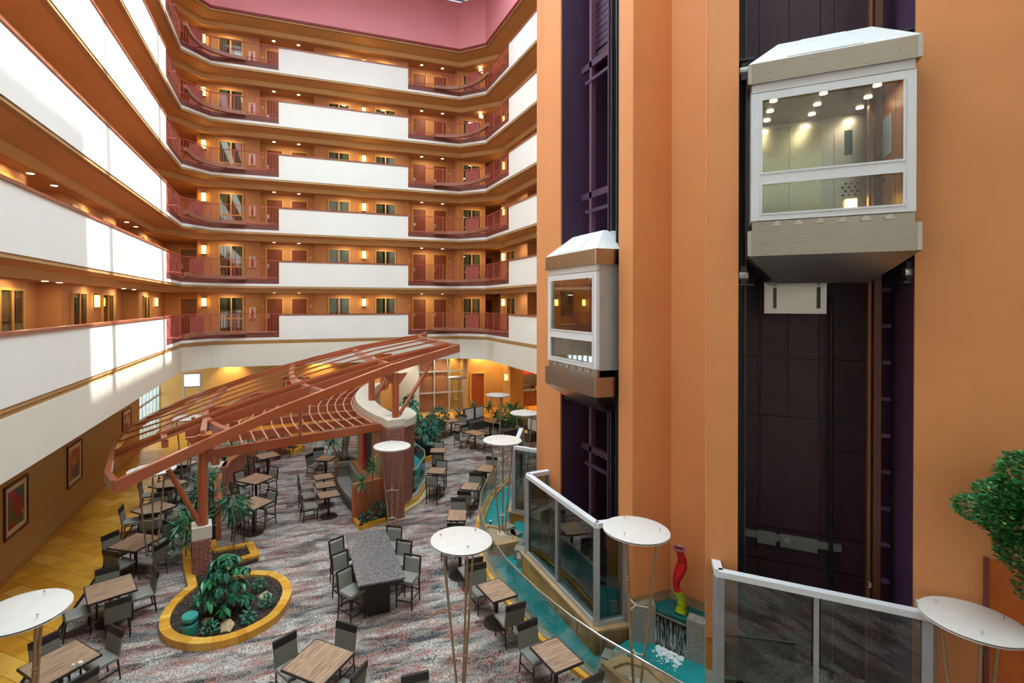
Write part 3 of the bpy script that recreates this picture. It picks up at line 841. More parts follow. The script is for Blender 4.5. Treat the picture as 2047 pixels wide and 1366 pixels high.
# back of shaft 2, built of separate plum panels
O('shaft_back', slab(q2(0,1.96), q2(2.4,1.96), 0, ZT, 0.06), BLACKM, tw)
zz = 0.0
for row, (za, zb) in enumerate(((0.0,1.95),(1.98,2.62),(2.65,4.92),(4.95,6.1),(6.13,8.8),(8.83,11.5),(11.53,14.2),(14.23,16.9))):
    us = (0.05, 0.46, 0.98, 1.5, 1.72, 2.35) if row in (0,3,4,5,6,7) else (0.05, 0.46, 1.52, 2.35)
    for ua, ub in zip(us[:-1], us[1:]):
        O('plum_panel', slab(q2(ua+0.006,1.93), q2(ub-0.006,1.93), za, zb, 0.03), PURPLEP, tw)
for za, zb in ((0.0,4.0),(4.03,8.0),(8.03,12.0),(12.03,16.0),(16.03,20)):
    for ya, yb in ((11.3,10.6),(10.58,9.9),(9.88,9.05)):
        O('plum_panel', slab((8.37,ya), (8.37,yb), za, zb, 0.025), PURPLEP, tw)

def rail_set(name, pts, label):
    r = E(name, label=label, cat='rail', group='guide rails in the lift shafts')
    return r
def bar3(u, d, w, t, z0, z1):
    a = q2(u-w/2, d); b = q2(u+w/2, d); return MB().wall([a,b], z0, z1, t)
r = E('guide_rail', label='brown steel guide rail with brackets at the right of the nearer lift shaft', cat='rail', group='lift shaft rails')
O('rail', bar3(2.13, 0.75, 0.10, 0.12, 0.0, 22), M('rail_brown', srgb(96,58,44), 0.45, metal=0.2), r)
O('rail', bar3(2.03, 0.8, 0.04, 0.12, 0.0, 22), M('rail_rust', srgb(122,78,48), 0.45, metal=0.2), r)
for k in range(15):
    O('bracket', bar3(2.24, 0.72, 0.12, 0.05, 0.6+k*0.62, 0.66+k*0.62), PURPLE, r)
r = E('guide_rail', label='black guide rail with bolt holes at the left of the nearer lift shaft', cat='rail', group='lift shaft rails')
O('rail', bar3(0.07, 0.5, 0.10, 0.1, 0.0, 22), BLACKM, r)
O('rail', bar3(0.13, 0.35, 0.03, 0.06, 0.0, 22), DKGREY, r)
r = E('travel_cable', label='grey looped travelling cable hanging at the left of the nearer shaft', cat='cable')
p = []
for k in range(21):
    a = PI*k/20; u = 0.26-0.19*math.cos(PI-a) if False else 0.25+0.2*math.cos(a); p.append((*q2(u,1.3), 3.1-0.26*math.sin(a)))
O('cable', MB().tube([(*q2(0.45,1.3),8.2)]+p+[(*q2(0.05,1.3),6.0)], 0.012, 6), DKGREY, r)
r = E('drive_column', label='dark green vertical steel tube right of centre in the nearer shaft', cat='column')
O('tube', MB().tube([(*q2(1.66,1.7),0.0),(*q2(1.66,1.7),7.3)], 0.035, 8), M('dark_green_steel', srgb(30,52,48), 0.4, metal=0.3), r)
O('collar', MB().tube([(*q2(1.66,1.7),7.05),(*q2(1.66,1.7),7.35)], 0.05, 8), DKGREY, r)
r = E('door_operator', label='grey door operator rail with bolted plates across the nearer shaft', cat='machine')
m = MB().wall([q2(0.06,1.8), q2(1.85,1.8)], 2.42, 2.55, 0.08)
O('track', m, OPGREY, r)
for u in (0.6, 1.0, 1.3): O('hanger_plate', MB().wall([q2(u-0.16,1.76), q2(u+0.16,1.76)], 2.34, 2.6, 0.04), OPGREY, r)
O('motor_plate', MB().wall([q2(0.9,1.72), q2(1.0,1.72)], 2.46, 2.55, 0.04), STEEL, r)
for z in (4.94, 4.3): O('shelf_angle', MB().wall([q2(1.55,1.86), q2(2.2,1.86)], z, z+0.03, 0.05), DKGREY, r)
# numeral on the wall of the shaft
p = q2(2.02,0.7); t = text_obj('floor_number', '3', 0.14, SIGNW, None, (p[0],p[1],2.35), (R90,0,-PI/4))
tag(t, 'small white numeral stencilled at the right of the nearer shaft', 'sign')
# shaft 1 rails
r = E('guide_rail', label='purple channel guide rail with crossbars in the farther lift shaft', cat='rail', group='lift shaft rails')
O('rail', MB().box(7.1,7.22,10.74,10.84,0,24), M('rail_mauve', srgb(104,70,84), 0.45), r)
for z in (13.1, 9.85, 16.4, 6.0, 3.5):
    O('crossbar', MB().box(7.1,7.18,9.55,11.2,z,z+0.16).box(7.05,7.12,9.9,10.0,z-0.45,z-0.1).box(7.08,7.14,10.0,11.0,z-0.36,z-0.28), PURPLE, r)
r = E('guide_rail', label='dark green steel column running up the farther lift shaft', cat='rail', group='lift shaft rails')
O('rail', MB().box(7.0,7.1,9.78,9.90,0,24), M('slate_steel', srgb(66,74,76), 0.4, metal=0.3), r)
O('rail', MB().box(7.6,7.7,10.2,10.26,0,24), DKGREY, r)
r = E('guide_rail', label='thin dark rails along the near side of the farther lift shaft', cat='rail', group='lift shaft rails')
for y in (9.05, 9.12, 9.2, 9.5): O('rail', MB().box(6.72,6.78,y,y+0.035,0,24), DKGREY if y < 9.3 else PURPLE, r)
r = E('counterweight', label='purple slatted counterweight high in the farther lift shaft', cat='machine')
for k in range(22): O('weight_plate', MB().box(7.3,7.75,9.98,10.98,13.6+k*0.16,13.74+k*0.16), PURPLE, r)
O('weight_frame', MB().box(7.25,7.8,10.98,11.08,13.2,17.2).box(7.25,7.8,9.88,9.98,13.2,17.2).box(7.25,7.8,9.98,10.98,13.2,13.5), PURPLEP, r)

# ------------------------------------------------------------------ the two panoramic lift cars
def lift(loc, rz, label, poster):
    r = E('lift_car', loc, rz, label, 'elevator'); W, D, F = 2.117, 1.75, 2.10
    b = 0.125
    # front frame
    f = MB().box(0,b,-0.05,0.03,0,F).box(W-b,W,-0.05,0.03,0,F).box(b,W-b,-0.05,0.03,0,0.09).box(b,W-b,-0.05,0.03,F-0.1,F).box(b,W-b,-0.05,0.03,0.62,0.76)
    fr = O('window_frame', f, ALUW, r, bevel=0.006)
    O('bead', MB().box(b,b+0.03,-0.06,-0.045,0.09,0.62).box(W-b-0.03,W-b,-0.06,-0.045,0.09,0.62).box(b,b+0.03,-0.06,-0.045,0.76,F-0.1).box(W-b-0.03,W-b,-0.06,-0.045,0.76,F-0.1)
      .box(b+0.03,W-b-0.03,-0.06,-0.045,F-0.13,F-0.1).box(b+0.03,W-b-0.03,-0.06,-0.045,0.76,0.79).box(b+0.03,W-b-0.03,-0.06,-0.045,0.09,0.12).box(b+0.03,W-b-0.03,-0.06,-0.045,0.59,0.62), ALUW, fr)
    O('upper_pane', MB().box(b,W-b,-0.01,-0.002,0.76,F-0.1), GLASS, r)
    O('lower_pane', MB().box(b,W-b,-0.01,-0.002,0.09,0.62), GLASS, r)
    # shell
    for nm, x0, x1 in (('left_side',0,0.05),('right_side',W-0.05,W)):
        s = O(nm, MB().box(x0,x1,0.03,D,-0.02,F+0.16), ALUG, r)
        m = MB(); xx = x0-0.006 if x0 == 0 else x1
        for y in (0.12,0.3,0.55,0.8):
            for z in (0.1,0.55,1.0,1.5,1.98): m.box(xx,xx+0.006,y-0.008,y+0.008,z-0.008,z+0.008)
        O('rivets', m, STEEL, s)
    O('header', MB().box(0.01,W-0.01,-0.035,0.03,F+0.015,F+0.17), ALUW, r)
    O('header_gap', MB().box(0.02,W-0.02,-0.02,0.03,F,F+0.015), BLACKM, r)
    O('roof_fascia', MB().box(-0.05,W+0.05,-0.09,D,F+0.15,F+0.48), BRUSH, r)
    cp = MB().box(-0.055,0.0,-0.096,-0.09,F+0.16,F+0.47).box(W,W+0.055,-0.096,-0.09,F+0.16,F+0.47)
    O('corner_plate', cp, STEEL, r)
    m = MB()
    for x in (0.25, 0.65, 1.1, 1.5, 1.9):
        for z in (F+0.19, F+0.3): m.lathe([(0.009,-0.004),(0.009,0.004)], (x,-0.094,z), 6)
    O('screws', m, STEEL, r)
    z0, z1 = F+0.48, F+0.95
    P = [(-0.05,-0.09,z0),(W+0.05,-0.09,z0),(W+0.05,D,z0),(-0.05,D,z0),(0.42,0.42,z1),(W-0.42,0.42,z1),(W-0.42,D,z1),(0.42,D,z1)]
    rf = O('hip_roof', MB().add(P,[(3,2,1,0),(4,5,6,7),(0,1,5,4),(1,2,6,5),(2,3,7,6),(3,0,4,7)]), ROOFM, r)
    def on_roof(u, v): # point on the front slope, u along, v up
        x = -0.05+(W+0.1)*u; return (x + (0.42+0.05)*v*(1-2*u), -0.09+0.51*v, z0+(z1-z0)*v)
    pp = [Vector(on_roof(*q)) for q in ((0.24,0.06),(0.70,0.06),(0.72,0.98),(0.26,0.98))]; n_ = Vector((0,-0.68,0.73))*0.012
    O('roof_patch', MB().add([tuple(p) for p in pp]+[tuple(p+n_) for p in pp],[(3,2,1,0),(4,5,6,7),(0,1,5,4),(1,2,6,5),(2,3,7,6),(3,0,4,7)]), ROOFM, rf)
    # sill, skirt and hopper
    sl = O('sill', MB().box(0.01,W-0.01,-0.03,0.03,-0.16,-0.01), BRUSH, r)
    for k in range(6): O('clip', MB().box(0.3+k*0.29,0.42+k*0.29,-0.055,-0.03,-0.09,-0.05).box(0.33+k*0.29,0.4+k*0.29,-0.05,-0.03,-0.05,-0.02), STEEL, sl)
    O('skirt', MB().box(-0.05,W+0.05,-0.09,D,-0.58,-0.16), BRUSH, r)
    O('corner_plate', MB().box(-0.055,0.0,-0.096,-0.09,-0.57,-0.17).box(W,W+0.055,-0.096,-0.09,-0.57,-0.17), STEEL, r)
    z0, z1 = -0.58, -1.02
    P = [(-0.05,-0.09,z0),(W+0.05,-0.09,z0),(W+0.05,D,z0),(-0.05,D,z0),(0.42,0.45,z1),(W-0.42,0.45,z1),(W-0.42,D-0.2,z1),(0.42,D-0.2,z1)]
    O('hopper', MB().add(P,[(0,1,2,3),(7,6,5,4),(0,4,5,1),(1,5,6,2),(2,6,7,3),(3,7,4,0)]), BRUSH, r)
    ap = O('apron', MB().box(0.35,1.35,D-0.02,D,-1.55,-0.6), STEEL, r)
    for x in (0.5,1.2): O('apron_bracket', MB().box(x,x+0.05,D-0.06,D-0.02,-1.45,-1.05), DKGREY, ap)
    # interior
    O('car_floor', MB().box(0.05,W-0.05,0.03,D,-0.02,0.02), M('car_floor_stone', srgb(90,70,56), 0.4), r)
    c = O('car_ceiling', MB().box(0.05,W-0.05,0.03,D,F-0.02,F+0.05), M('bronze_ceiling', srgb(140,116,84), 0.25, metal=0.8), r)
    for x in (0.35,1.05,1.75):
        for y in (0.35,0.85,1.35): O('car_downlight', MB().lathe([(0,0),(0.055,0),(0.055,-0.012),(0,-0.012)],(x,y,F-0.02),12), CARLAMP, c)
    wood = M('honey_wood_panel', srgb(176,112,52), 0.4, var=0.1, scale=2, stretch=(4,4,0.5))
    for x0, x1 in ((0.05,0.07),(W-0.07,W-0.05)):
        for k in range(3): O('wood_panel', MB().box(x0,x1,0.06+k*0.56,0.6+k*0.56,0.02,F-0.02), wood, r)
    O('back_wall', MB().box(0.07,W-0.07,D-0.03,D,0.02,F-0.02), STEEL, r)
    dstl = M('car_door_steel', srgb(196,194,170), 0.25, metal=0.9, var=0.05, scale=3, stretch=(1,1,8))
    for x0, x1 in ((0.25,0.745),(0.755,1.25)): O('car_door', MB().box(x0,x1,D-0.06,D-0.03,0.02,F-0.1), dstl, r)
    cpn = O('control_panel', MB().box(1.45,1.9,D-0.06,D-0.03,0.05,F-0.25), STEEL, r)
    O('indicator', MB().box(1.6,1.72,D-0.068,D-0.06,1.35,1.8), M('teal_display', srgb(40,92,92), 0.2), cpn)
    m = MB()
    for a in range(3):
        for q in range(4): m.lathe([(0,-0.016),(0.02,-0.016),(0.02,0.016),(0,0.016)],(1.58+a*0.09+(q%2)*0.04,D-0.066,0.62+q*0.07),8)
    O('buttons', m, BLACKM, cpn)
    O('handrail', MB().tube([(W-0.12,0.2,0.88),(W-0.12,1.5,0.88)],0.022,8).tube([(0.12,0.2,0.88),(0.12,1.5,0.88)],0.022,8), STEEL, r)
    for k, (x, y0, y1, z0_, z1_, mt) in enumerate(poster):
        O('poster', MB().box(x, x+0.015, y0, y1, z0_, z1_), mt, r)
    lp = O('car_sconce', MB().box(1.62,1.78,D-0.12,D-0.07,0.34,0.54), SCONCE, r)
    # rollers and rope hitch at the corners
    for x in (-0.12, W+0.06):
        g = O('guide_shoe', MB().box(x,x+0.1,0.55,0.75,F+0.5,F+0.8).box(x-0.05,x+0.2,0.5,0.8,F+0.82,F+0.86).box(x,x+0.1,0.55,0.75,-1.0,-0.7).box(x-0.05,x+0.2,0.5,0.8,-1.04,-1.01), DKGREY, r)
        O('roller', MB().tube([(x-0.02,0.6,-0.87),(x+0.12,0.6,-0.87)],0.08,12), STEEL, g); O('roller', MB().tube([(x-0.02,0.6,F+0.68),(x+0.12,0.6,F+0.68)],0.07,12), STEEL, g)
    O('side_rail', MB().box(-0.06,-0.02,0.3,0.4,-0.6,F+0.2), BLACKM, r)
    return r
pd = art('poster_dark', 9, 3.1, [srgb(40,46,44),srgb(24,28,26),srgb(110,60,50),srgb(70,100,80),srgb(30,34,30)])
pl_ = art('poster_pale', 7, 5.1, [srgb(228,216,206),srgb(214,90,70),srgb(232,224,216),srgb(90,140,150),srgb(224,150,120),srgb(230,220,210)])
pb = art('poster_blue', 4, 9.1, [srgb(150,176,196),srgb(170,192,206),srgb(128,158,182)])
lift((6.193,11.22,5.805), -R90, 'smaller lift car in the farther shaft, seen obliquely with two posters inside', [(0.075,0.28,0.62,1.1,1.72,pd),(0.075,1.22,1.62,1.1,1.8,pl_)])
lift((7.26,6.31,8.573), -PI/4, 'large glass-fronted lift car high in the nearer shaft with steel skirt below', [(2.117-0.09,0.75,1.3,1.1,1.75,pb)])

# ------------------------------------------------------------------ stone plinths, pools and glass screens at the foot of the tower
# tower base
tb = E('trim_3', kind='structure')
O('base_stone', MB().wall([(6.7,12.6),(6.62,12.25),(6.62,11.39)],0,1.2,0.1), STONEY, tb)
O('base_stone', MB().wall([(6.62,8.96),(6.62,8.52),(7.57,8.52),(7.88,7.87)],0,1.2,0.1), STONE, tb)
O('base_stone', MB().wall([(8.4,8.43),(7.1,7.09),(7.44,6.74)],0,0.6,0.1), CONC, tb)
O('base_stone', MB().wall([(8.4,8.43),(7.1,7.09),(7.44,6.74)],0.6,1.2,0.1), STONEY, tb)
O('base_stone', MB().wall([(9.15,5.03),(11.2,2.98)],0,1.2,0.1), M('dark_plum_base', srgb(58,32,46), 0.5), tb)
O('polished_slab', MB().wall([(9.70,4.38),(11.2,2.88)],0,3.45,0.08), M('polished_amber_slab', srgb(196,98,22), 0.22, var=0.2, scale=1.2), tb)
O('slab_edge', MB().wall([(9.66,4.42),(9.70,4.38)],0,3.47,0.1), MAROON, tb)

def screen(name, label, pts, z0, z1, gl=GLASSD, posts=None, group='glass lift screens'):
    r = E(name, label=label, cat='glass screen', group=group)
    for i in range(len(pts)-1):
        a = Vector(pts[i]); b = Vector(pts[i+1]); d = b-a; n = max(1, round(d.length/1.75)); t = 0.09
        O('top_rail', MB().beam((a.x,a.y,z1),(b.x,b.y,z1),0.14,0.1,True), ALUW, r)
        O('bottom_rail', MB().beam((a.x,a.y,z0+0.08),(b.x,b.y,z0+0.08),0.12,0.08,True), ALUG, r)
        u = d.normalized()
        for k in range(n):
            p = a+d*(k/n); q = a+d*((k+1)/n); e = u*0.06
            O('pane', MB().beam((p.x+e.x,p.y+e.y,(z0+z1)/2),(q.x-e.x,q.y-e.y,(z0+z1)/2),0.012,z1-z0-0.18), gl, r)
            if k: O('post', MB().cbox((p.x,p.y,(z0+z1)/2),(0.07,0.1,z1-z0-0.18),math.atan2(d.y,d.x)), ALUG, r)
    for i, p in enumerate(pts):
        d = Vector(pts[min(i+1,len(pts)-1)])-Vector(pts[max(i-1,0)])
        O('post', MB().cbox((p[0],p[1],(z0+z1-0.1)/2),(0.13,0.13,z1-z0-0.1),math.atan2(d.y,d.x)+(PI/4 if 0<i<len(pts)-1 else 0)), ALUG, r)
    return r
# plinth 1 with its screen
pz = 0.60
P1 = E('stone_plinth', label='amber stone plinth under the glass screen of the farther lift', cat='plinth')
def veneer(par, a, b, z0, z1, nseg, mat, t=0.05, rows=1):
    a = Vector(a); b = Vector(b)
    for k in range(nseg):
        p = a+(b-a)*(k/nseg); q = a+(b-a)*((k+1)/nseg); g = (q-p).normalized()*0.003
        for j in range(rows):
            za = z0+(z1-z0)*j/rows; zb = z0+(z1-z0)*(j+1)/rows
            O('stone_slab', MB().wall([tuple(p+g),tuple(q-g)], za+0.002, zb-0.002, t), mat if mat != STONEY else random.choice((STONEY,STONEY,YTILE3)), par)
veneer(P1, (5.86,12.1), (5.86,8.70), 0.0, pz-0.06, 7, STONEY)
veneer(P1, (5.86,8.70), (6.6,8.66), 0.0, pz-0.06, 2, STONE)
veneer(P1, (6.6,12.1), (5.86,12.1), 0.0, pz-0.06, 2, STONE)
O('coping', MB().prism([(5.80,12.15),(6.05,12.0),(6.05,8.92),(5.80,8.62)],pz-0.06,pz).prism([(5.80,8.62),(6.05,8.92),(6.62,8.9),(6.62,8.58)],pz-0.06,pz).prism([(5.80,12.15),(6.62,12.18),(6.62,11.95),(6.05,12.0)],pz-0.06,pz), STONE, P1)
PIT = M('dark_pit_floor', srgb(44,30,36), 0.7)
O('pit_floor', MB().box(6.0,6.6,8.9,11.98,0.0,0.05), PIT, P1); O('pit_floor', MB().box(6.65,8.4,8.97,11.38,0.0,0.05), PIT, tw)
screen('glass_screen', 'white framed glass screen round the foot of the farther lift', [(6.62,12.02),(5.95,11.95),(5.95,8.80),(6.62,8.76)], pz, 2.72)
# far screen beyond the tower
P0 = E('stone_plinth', label='low stone plinth under the far glass screen left of the tower', cat='plinth')
O('plinth_body', MB().wall([(7.95,16.95),(6.72,14.82),(7.6,13.85)],0,0.44,0.3), STONEY, P0)
O('coping', MB().wall([(7.93,17.0),(6.66,14.82),(7.58,13.8)],0.44,0.5,0.34), STONE, P0)
screen('glass_screen', 'white framed glass screen partly hidden behind the tower at its left edge', [(8.1,16.8),(6.86,14.75),(7.75,13.75)], 0.5, 2.62)
# near screen in front of the nearer shaft
screen('glass_screen', 'tall framed dark glass screen along the foot of the nearer lift shaft', [(7.36,7.16),(6.97,6.68),(8.94,4.71),(9.3,5.05)], 0.35, 2.63)
P2 = E('stone_plinth', label='stone plinth under the tall glass screen of the nearer shaft', cat='plinth')
O('plinth_body', MB().wall([(7.0,6.78),(6.88,6.66),(8.94,4.60)],0,0.35,0.2), STONE, P2)

# pools
def pool(name, poly, z0, z1, mat, label):
    r = E(name, label=label, cat='pool')
    O('water', MB().prism(poly, z0, z1), mat, r); return r
pool('water_channel', [(8.3,18.4),(6.85,16.75),(6.0,15.3),(5.5,14.0),(5.16,12.1),(5.22,11.2),(5.27,9.6),(5.45,8.5),(5.75,7.9),(6.0,8.2),(6.6,8.66),(5.84,8.7),(5.84,12.1),(6.3,12.6),(6.45,13.9),(6.62,14.8),(7.9,17.0)], 0.0, 0.05, WATER, 'curving channel of teal water behind the low glass rail')
pool('water_pool', [(5.9,12.2),(6.6,12.2),(6.75,13.0),(7.4,13.9),(6.8,14.5),(6.3,13.9),(6.12,12.8)], 0.05, 0.3, WATER, 'small raised teal pool beside the far lamp island')
pool('water_pool', [(6.1,8.45),(6.75,8.64),(7.25,8.45),(7.75,7.75),(7.1,7.1),(6.85,6.55),(6.5,7.0),(6.55,7.5),(6.4,8.0)], 0.02, 0.3, WATER, 'teal splash pool below the mosaic weir at right')
pool('water_pool', [(6.62,8.5),(7.57,8.5),(7.86,7.87),(7.5,7.45),(7.3,7.85),(7.02,8.33)], 0.3, 1.0, WATERD, 'dark teal upper pool with the red glass sculpture')
fm = MB(); rf_ = random.Random(4)
for k in range(170):
    t = rf_.random(); s_ = abs(rf_.gauss(0,0.22)); x = 7.05+0.22*t-s_*0.9-0.04; yv = 8.25-0.5*t-s_*0.5; rr = rf_.uniform(0.01,0.045)*(1.2-min(1,s_*2))
    if x > 6.5: fm.prism([(x+rr*math.cos(q*1.05)*rf_.uniform(.6,1.2), yv+rr*math.sin(q*1.05)*rf_.uniform(.6,1.2)) for q in range(6)],0.295,0.306+rr*0.3)
o = O('waterfall_foam', fm, FOAM); tag(o, 'white foam where the weir spills into the splash pool', 'foam', kind='stuff')
# mosaic weir wall
wv = E('mosaic_wall', label='grey mosaic weir wall with a dark spillway and wet streaks', cat='wall')
def quv(mb, name, mat, par):
    me = mb.mesh(name, mat); uv = me.uv_layers.new(name='UVMap')
    for p in me.polygons:
        for li in p.loop_indices:
            v = me.vertices[me.loops[li].vertex_index].co; n = p.normal
            if abs(n.z) > 0.7: uv.data[li].uv = (v.x, v.y)
            else:
                d = Vector((-n.y, n.x)); d = d.normalized() if d.length > 0 else Vector((1,0)); uv.data[li].uv = (v.x*d.x+v.y*d.y, v.z)
    o = bpy.data.objects.new(name, me); COL.objects.link(o); o.parent = par; return o
a, b, c, d = Vector((6.58,8.50)), Vector((7.0,8.28)), Vector((7.27,7.74)), Vector((7.5,7.40))
quv(MB().wall([a,b],0.0,1.06,0.24), 'mosaic_pier', MOSAIC, wv)
quv(MB().wall([c,d],0.0,1.06,0.24), 'mosaic_pier', MOSAIC, wv)
O('spillway', MB().wall([b,c],0.0,0.94,0.2), M('wet_black_stone', srgb(38,38,40), 0.12, var=0.4, scale=12, stretch=(6,6,0.8)), wv)
for p, q in ((a,b),(c,d)):
    n = 3
    for k in range(n):
        s0 = p+(q-p)*(k/n+0.01); s1 = p+(q-p)*((k+1)/n-0.01); O('cap_stone', MB().wall([s0,s1],1.06,1.09,0.25), STONEG, wv)
O('spill_lip', MB().wall([b+Vector((-0.02,0)),c+Vector((-0.02,0))],0.94,0.96,0.05), STEEL, wv)
st = MB()
for k in range(150):
    t = random.random(); p = b+(c-b)*t; n = Vector((-0.9,-0.44))*0.008; w = random.uniform(0.0015,0.005); z1 = random.uniform(0.45,0.93); z0 = z1-random.uniform(0.06,0.3); u = (c-b).normalized()*w
    st.add([(p.x+n.x,p.y+n.y,z0),(p.x+n.x+u.x,p.y+n.y+u.y,z0),(p.x+n.x+u.x*0.4,p.y+n.y+u.y*0.4,z1),(p.x+n.x,p.y+n.y,z1)],[(0,1,2,3)])
tag(O('water_streaks', st, FOAM, wv), kind='stuff')
# glass sculpture
r = E('glass_sculpture', (7.40,8.07,1.0), 0, 'tall wavy glass vase, red above and green below, standing in the upper pool', 'sculpture')
cx = lambda z: (0.05*math.sin(z*7.5+0.3), -0.03*math.cos(z*6.0))
zs = [0.0,0.08,0.18,0.28,0.36,0.42]
O('green_base', MB().tube([(*cx(z),z) for z in zs], [0.115,0.11,0.10,0.09,0.088,0.09], 20), VASEG, r, smooth=True)
zs = [0.40+0.045*k for k in range(20)]
O('red_body', MB().tube([(*cx(z),z) for z in zs], [0.085+0.022*math.sin(z*9) for z in zs], 20), VASER, r, smooth=True)
z = 1.255
O('flared_rim', MB().lathe([(0.07,-0.02),(0.10,0.0),(0.135,0.03),(0.14,0.045),(0.11,0.05),(0.085,0.03),(0.075,-0.02)], (*cx(z),z), 24), VASEI, r, smooth=True)
O('painted_opening', MB().lathe([(0,0.0),(0.092,0.0),(0.092,0.035),(0,0.035)], (*cx(z),z), 20), M('deep_red_inside', srgb(66,12,22), 0.2), r)
# lamp islands
def island(label, outer, inner, z):
    r = E('pebble_island', label=label, cat='planter')
    n = len(outer)
    for k in range(n):
        a, b, c, d = outer[k], outer[(k+1)%n], inner[(k+1)%n], inner[k]
        O('rim_stone', MB().prism([a,b,c,d], 0.02, z), STONE, r)
    tag(O('pebble_bed', MB().prism(inner, 0.02, z-0.05), PEBB, r), kind='stuff')
def inset(poly, d):
    c = Vector((sum(p[0] for p in poly)/len(poly), sum(p[1] for p in poly)/len(poly)))
    return [tuple(Vector(p)+(c-Vector(p)).normalized()*d) for p in poly]
i1 = [(5.5,14.2),(5.75,14.35),(6.38,13.72),(6.18,13.0),(5.5,12.95),(5.3,13.3)]
island('stone rimmed pebble island holding the lamp beside the far pool', i1, inset(i1,0.16), 0.42)
i2 = [(5.6,7.75),(5.55,8.05),(6.0,8.12),(6.38,7.85),(6.5,7.3),(6.62,6.6),(6.2,6.3),(5.9,6.9)]
island('stone rimmed pebble island holding the lamp beside the splash pool', i2, inset(i2,0.2), 0.42)
# stepped spill stones between the pools
r = E('spill_steps', label='grey wet stone steps spilling water beside the far lamp island', cat='steps')
for k, (x, y, z) in enumerate(((6.25,13.95,0.46),(6.3,13.55,0.42),(6.25,13.15,0.36),(6.15,12.75,0.34),(6.05,12.4,0.3))):
    O('step_stone', MB().cbox((x,y,z/2),(0.34,0.36,z),0.3+0.2*k), STONEG, r)
r = E('spill_steps', label='pale wet spill stones in the channel by the lamp island at right', cat='steps')
for k, (x, y, z) in enumerate(((5.95,8.35,0.3),(5.75,8.2,0.26),(6.1,8.2,0.34))):
    O('step_stone', MB().cbox((x,y,z/2),(0.3,0.26,z),0.7+0.2*k), STONEG, r)
# kerb and low glass rail along the channel
KERB = [(8.55,18.85),(6.95,17.05),(6.0,15.5),(5.45,14.2),(5.08,12.6),(5.0,11.2),(5.05,10.4),(5.13,9.6),(5.30,8.7),(5.5,8.0),(5.9,7.0),(6.15,6.4),(6.5,5.7),(7.0,4.9)]
kb = E('pool_kerb', label='yellow stone kerb along the curving channel edge', cat='kerb')
ks = along(KERB, 0.45)
for k in range(len(ks)-1):
    a = Vector(ks[k][:2]); b = Vector(ks[k+1][:2]); d = (b-a).normalized(); n = Vector((d.y,-d.x)); g = d*0.003
    O('kerb_stone', MB().prism([tuple(a+g+n*0.15),tuple(a+g-n*0.1),tuple(b-g-n*0.1),tuple(b-g+n*0.15)], 0.0, 0.1), random.choice((YTILE,YTILE2,YTILE3)), kb)
gr = E('glass_rail', label='low curved glass balustrade with a slim steel handrail beside the channel', cat='railing')
gp = offs(KERB, 0.0)
O('handrail', MB().tube([(x,y,0.97) for x,y in gp], 0.024, 8), STEEL, gr, smooth=True)
O('glass_shoe', MB().polybeam([(x,y,0.16) for x,y in gp], 0.07, 0.06), ALUG, gr)
for k in range(len(gp)-1):
    a = Vector(gp[k]); b = Vector(gp[k+1]); e = (b-a).normalized()*0.006
    O('glass_panel', MB().beam((a.x+e.x,a.y+e.y,0.55),(b.x-e.x,b.y-e.y,0.55),0.012,0.78), GLASS, gr)
# a slim dark pump pipe standing in the channel
r = E('pump_pipe', (5.95,14.55,0.05), 0, 'short black pump pipe standing in the channel near the far lamp', 'pipe')
O('pipe', MB().tube([(0,0,0),(0,0,0.32)],0.035,8), BLACKM, r); O('pipe_cap', MB().tube([(0,0,0.32),(0,0,0.36)],0.045,8), SIGNW, r)

# ------------------------------------------------------------------ brick piers and curved wall
BRK = {}
def brickmesh(l):
    k = round(l,3)
    if k not in BRK: BRK[k] = MB().box(0,k,-0.012,0.03,0,0.056).mesh('brick', BRICKM)
    return BRK[k]
def brick_face(par, a, b, z0, z1):
    # courses of brick laid along a->b, visible side to the right of the direction
    a = Vector(a); b = Vector(b); L_ = (b-a).length; d = (b-a)/L_; rz = math.atan2(d.y,d.x); n = int((z1-z0)/0.0665)
    for c in range(n):
        u = -0.1 if c % 2 else 0.0
        while u < L_-0.02:
            s = max(u,0); e = min(u+0.2, L_)
            if e-s > 0.03:
                p = a+d*(s+0.005); O('brick', brickmesh(e-s-0.010), None, par, (p.x,p.y,z0+c*0.0665+0.005), rz)
            u += 0.21
def pier(loc, w, d, z0, zb, zc, rz, label):
    r = E('brick_pier', (loc[0],loc[1],z0), rz, label, 'pier')
    O('mortar_core', MB().box(0,w,0,d,0,zb-z0), MORTAR, r)
    brick_face(r, (0,0), (w,0), 0, zb-z0)
    brick_face(r, (0,d), (0,0), 0, zb-z0)
    O('cap_block', MB().box(-0.02,w+0.02,-0.02,d+0.02,zb-z0,zc-z0), CONC, r, bevel=0.01)
    return r
pier((-2.39,14.60), 0.44, 0.46, 0.0, 1.03, 1.36, math.radians(10), 'short brick pier with a pale cap carrying the near left canopy post')
pier((3.07,16.5), 0.60, 0.62, 0.0, 3.11, 3.36, math.radians(12), 'tall red brick pier with a pale cap at the near end of the curved wall')
bp = E('brick_pier', (-2.6,20.75,0), 0, 'pale-capped pier under the far left canopy post behind the divider', 'pier')
O('pier_body', MB().box(-0.32,0.32,-0.3,0.3,0,1.0), BRICKM, bp); O('cap_block', MB().box(-0.36,0.36,-0.34,0.34,1.0,1.2), CONC, bp)
arcx = lambda y, o=0.0: 2.62+o+0.05*(y-19.9)**2
cw = E('curved_wall', label='curved tan brick wall with a pale concrete cap under the right end of the canopy', cat='wall')
ys = [17.12+k*(24.6-17.12)/22 for k in range(23)]
core = MB(); cap = MB()
A = [(arcx(y),y) for y in ys]; A2_ = [(arcx(y)+0.5,y) for y in ys]
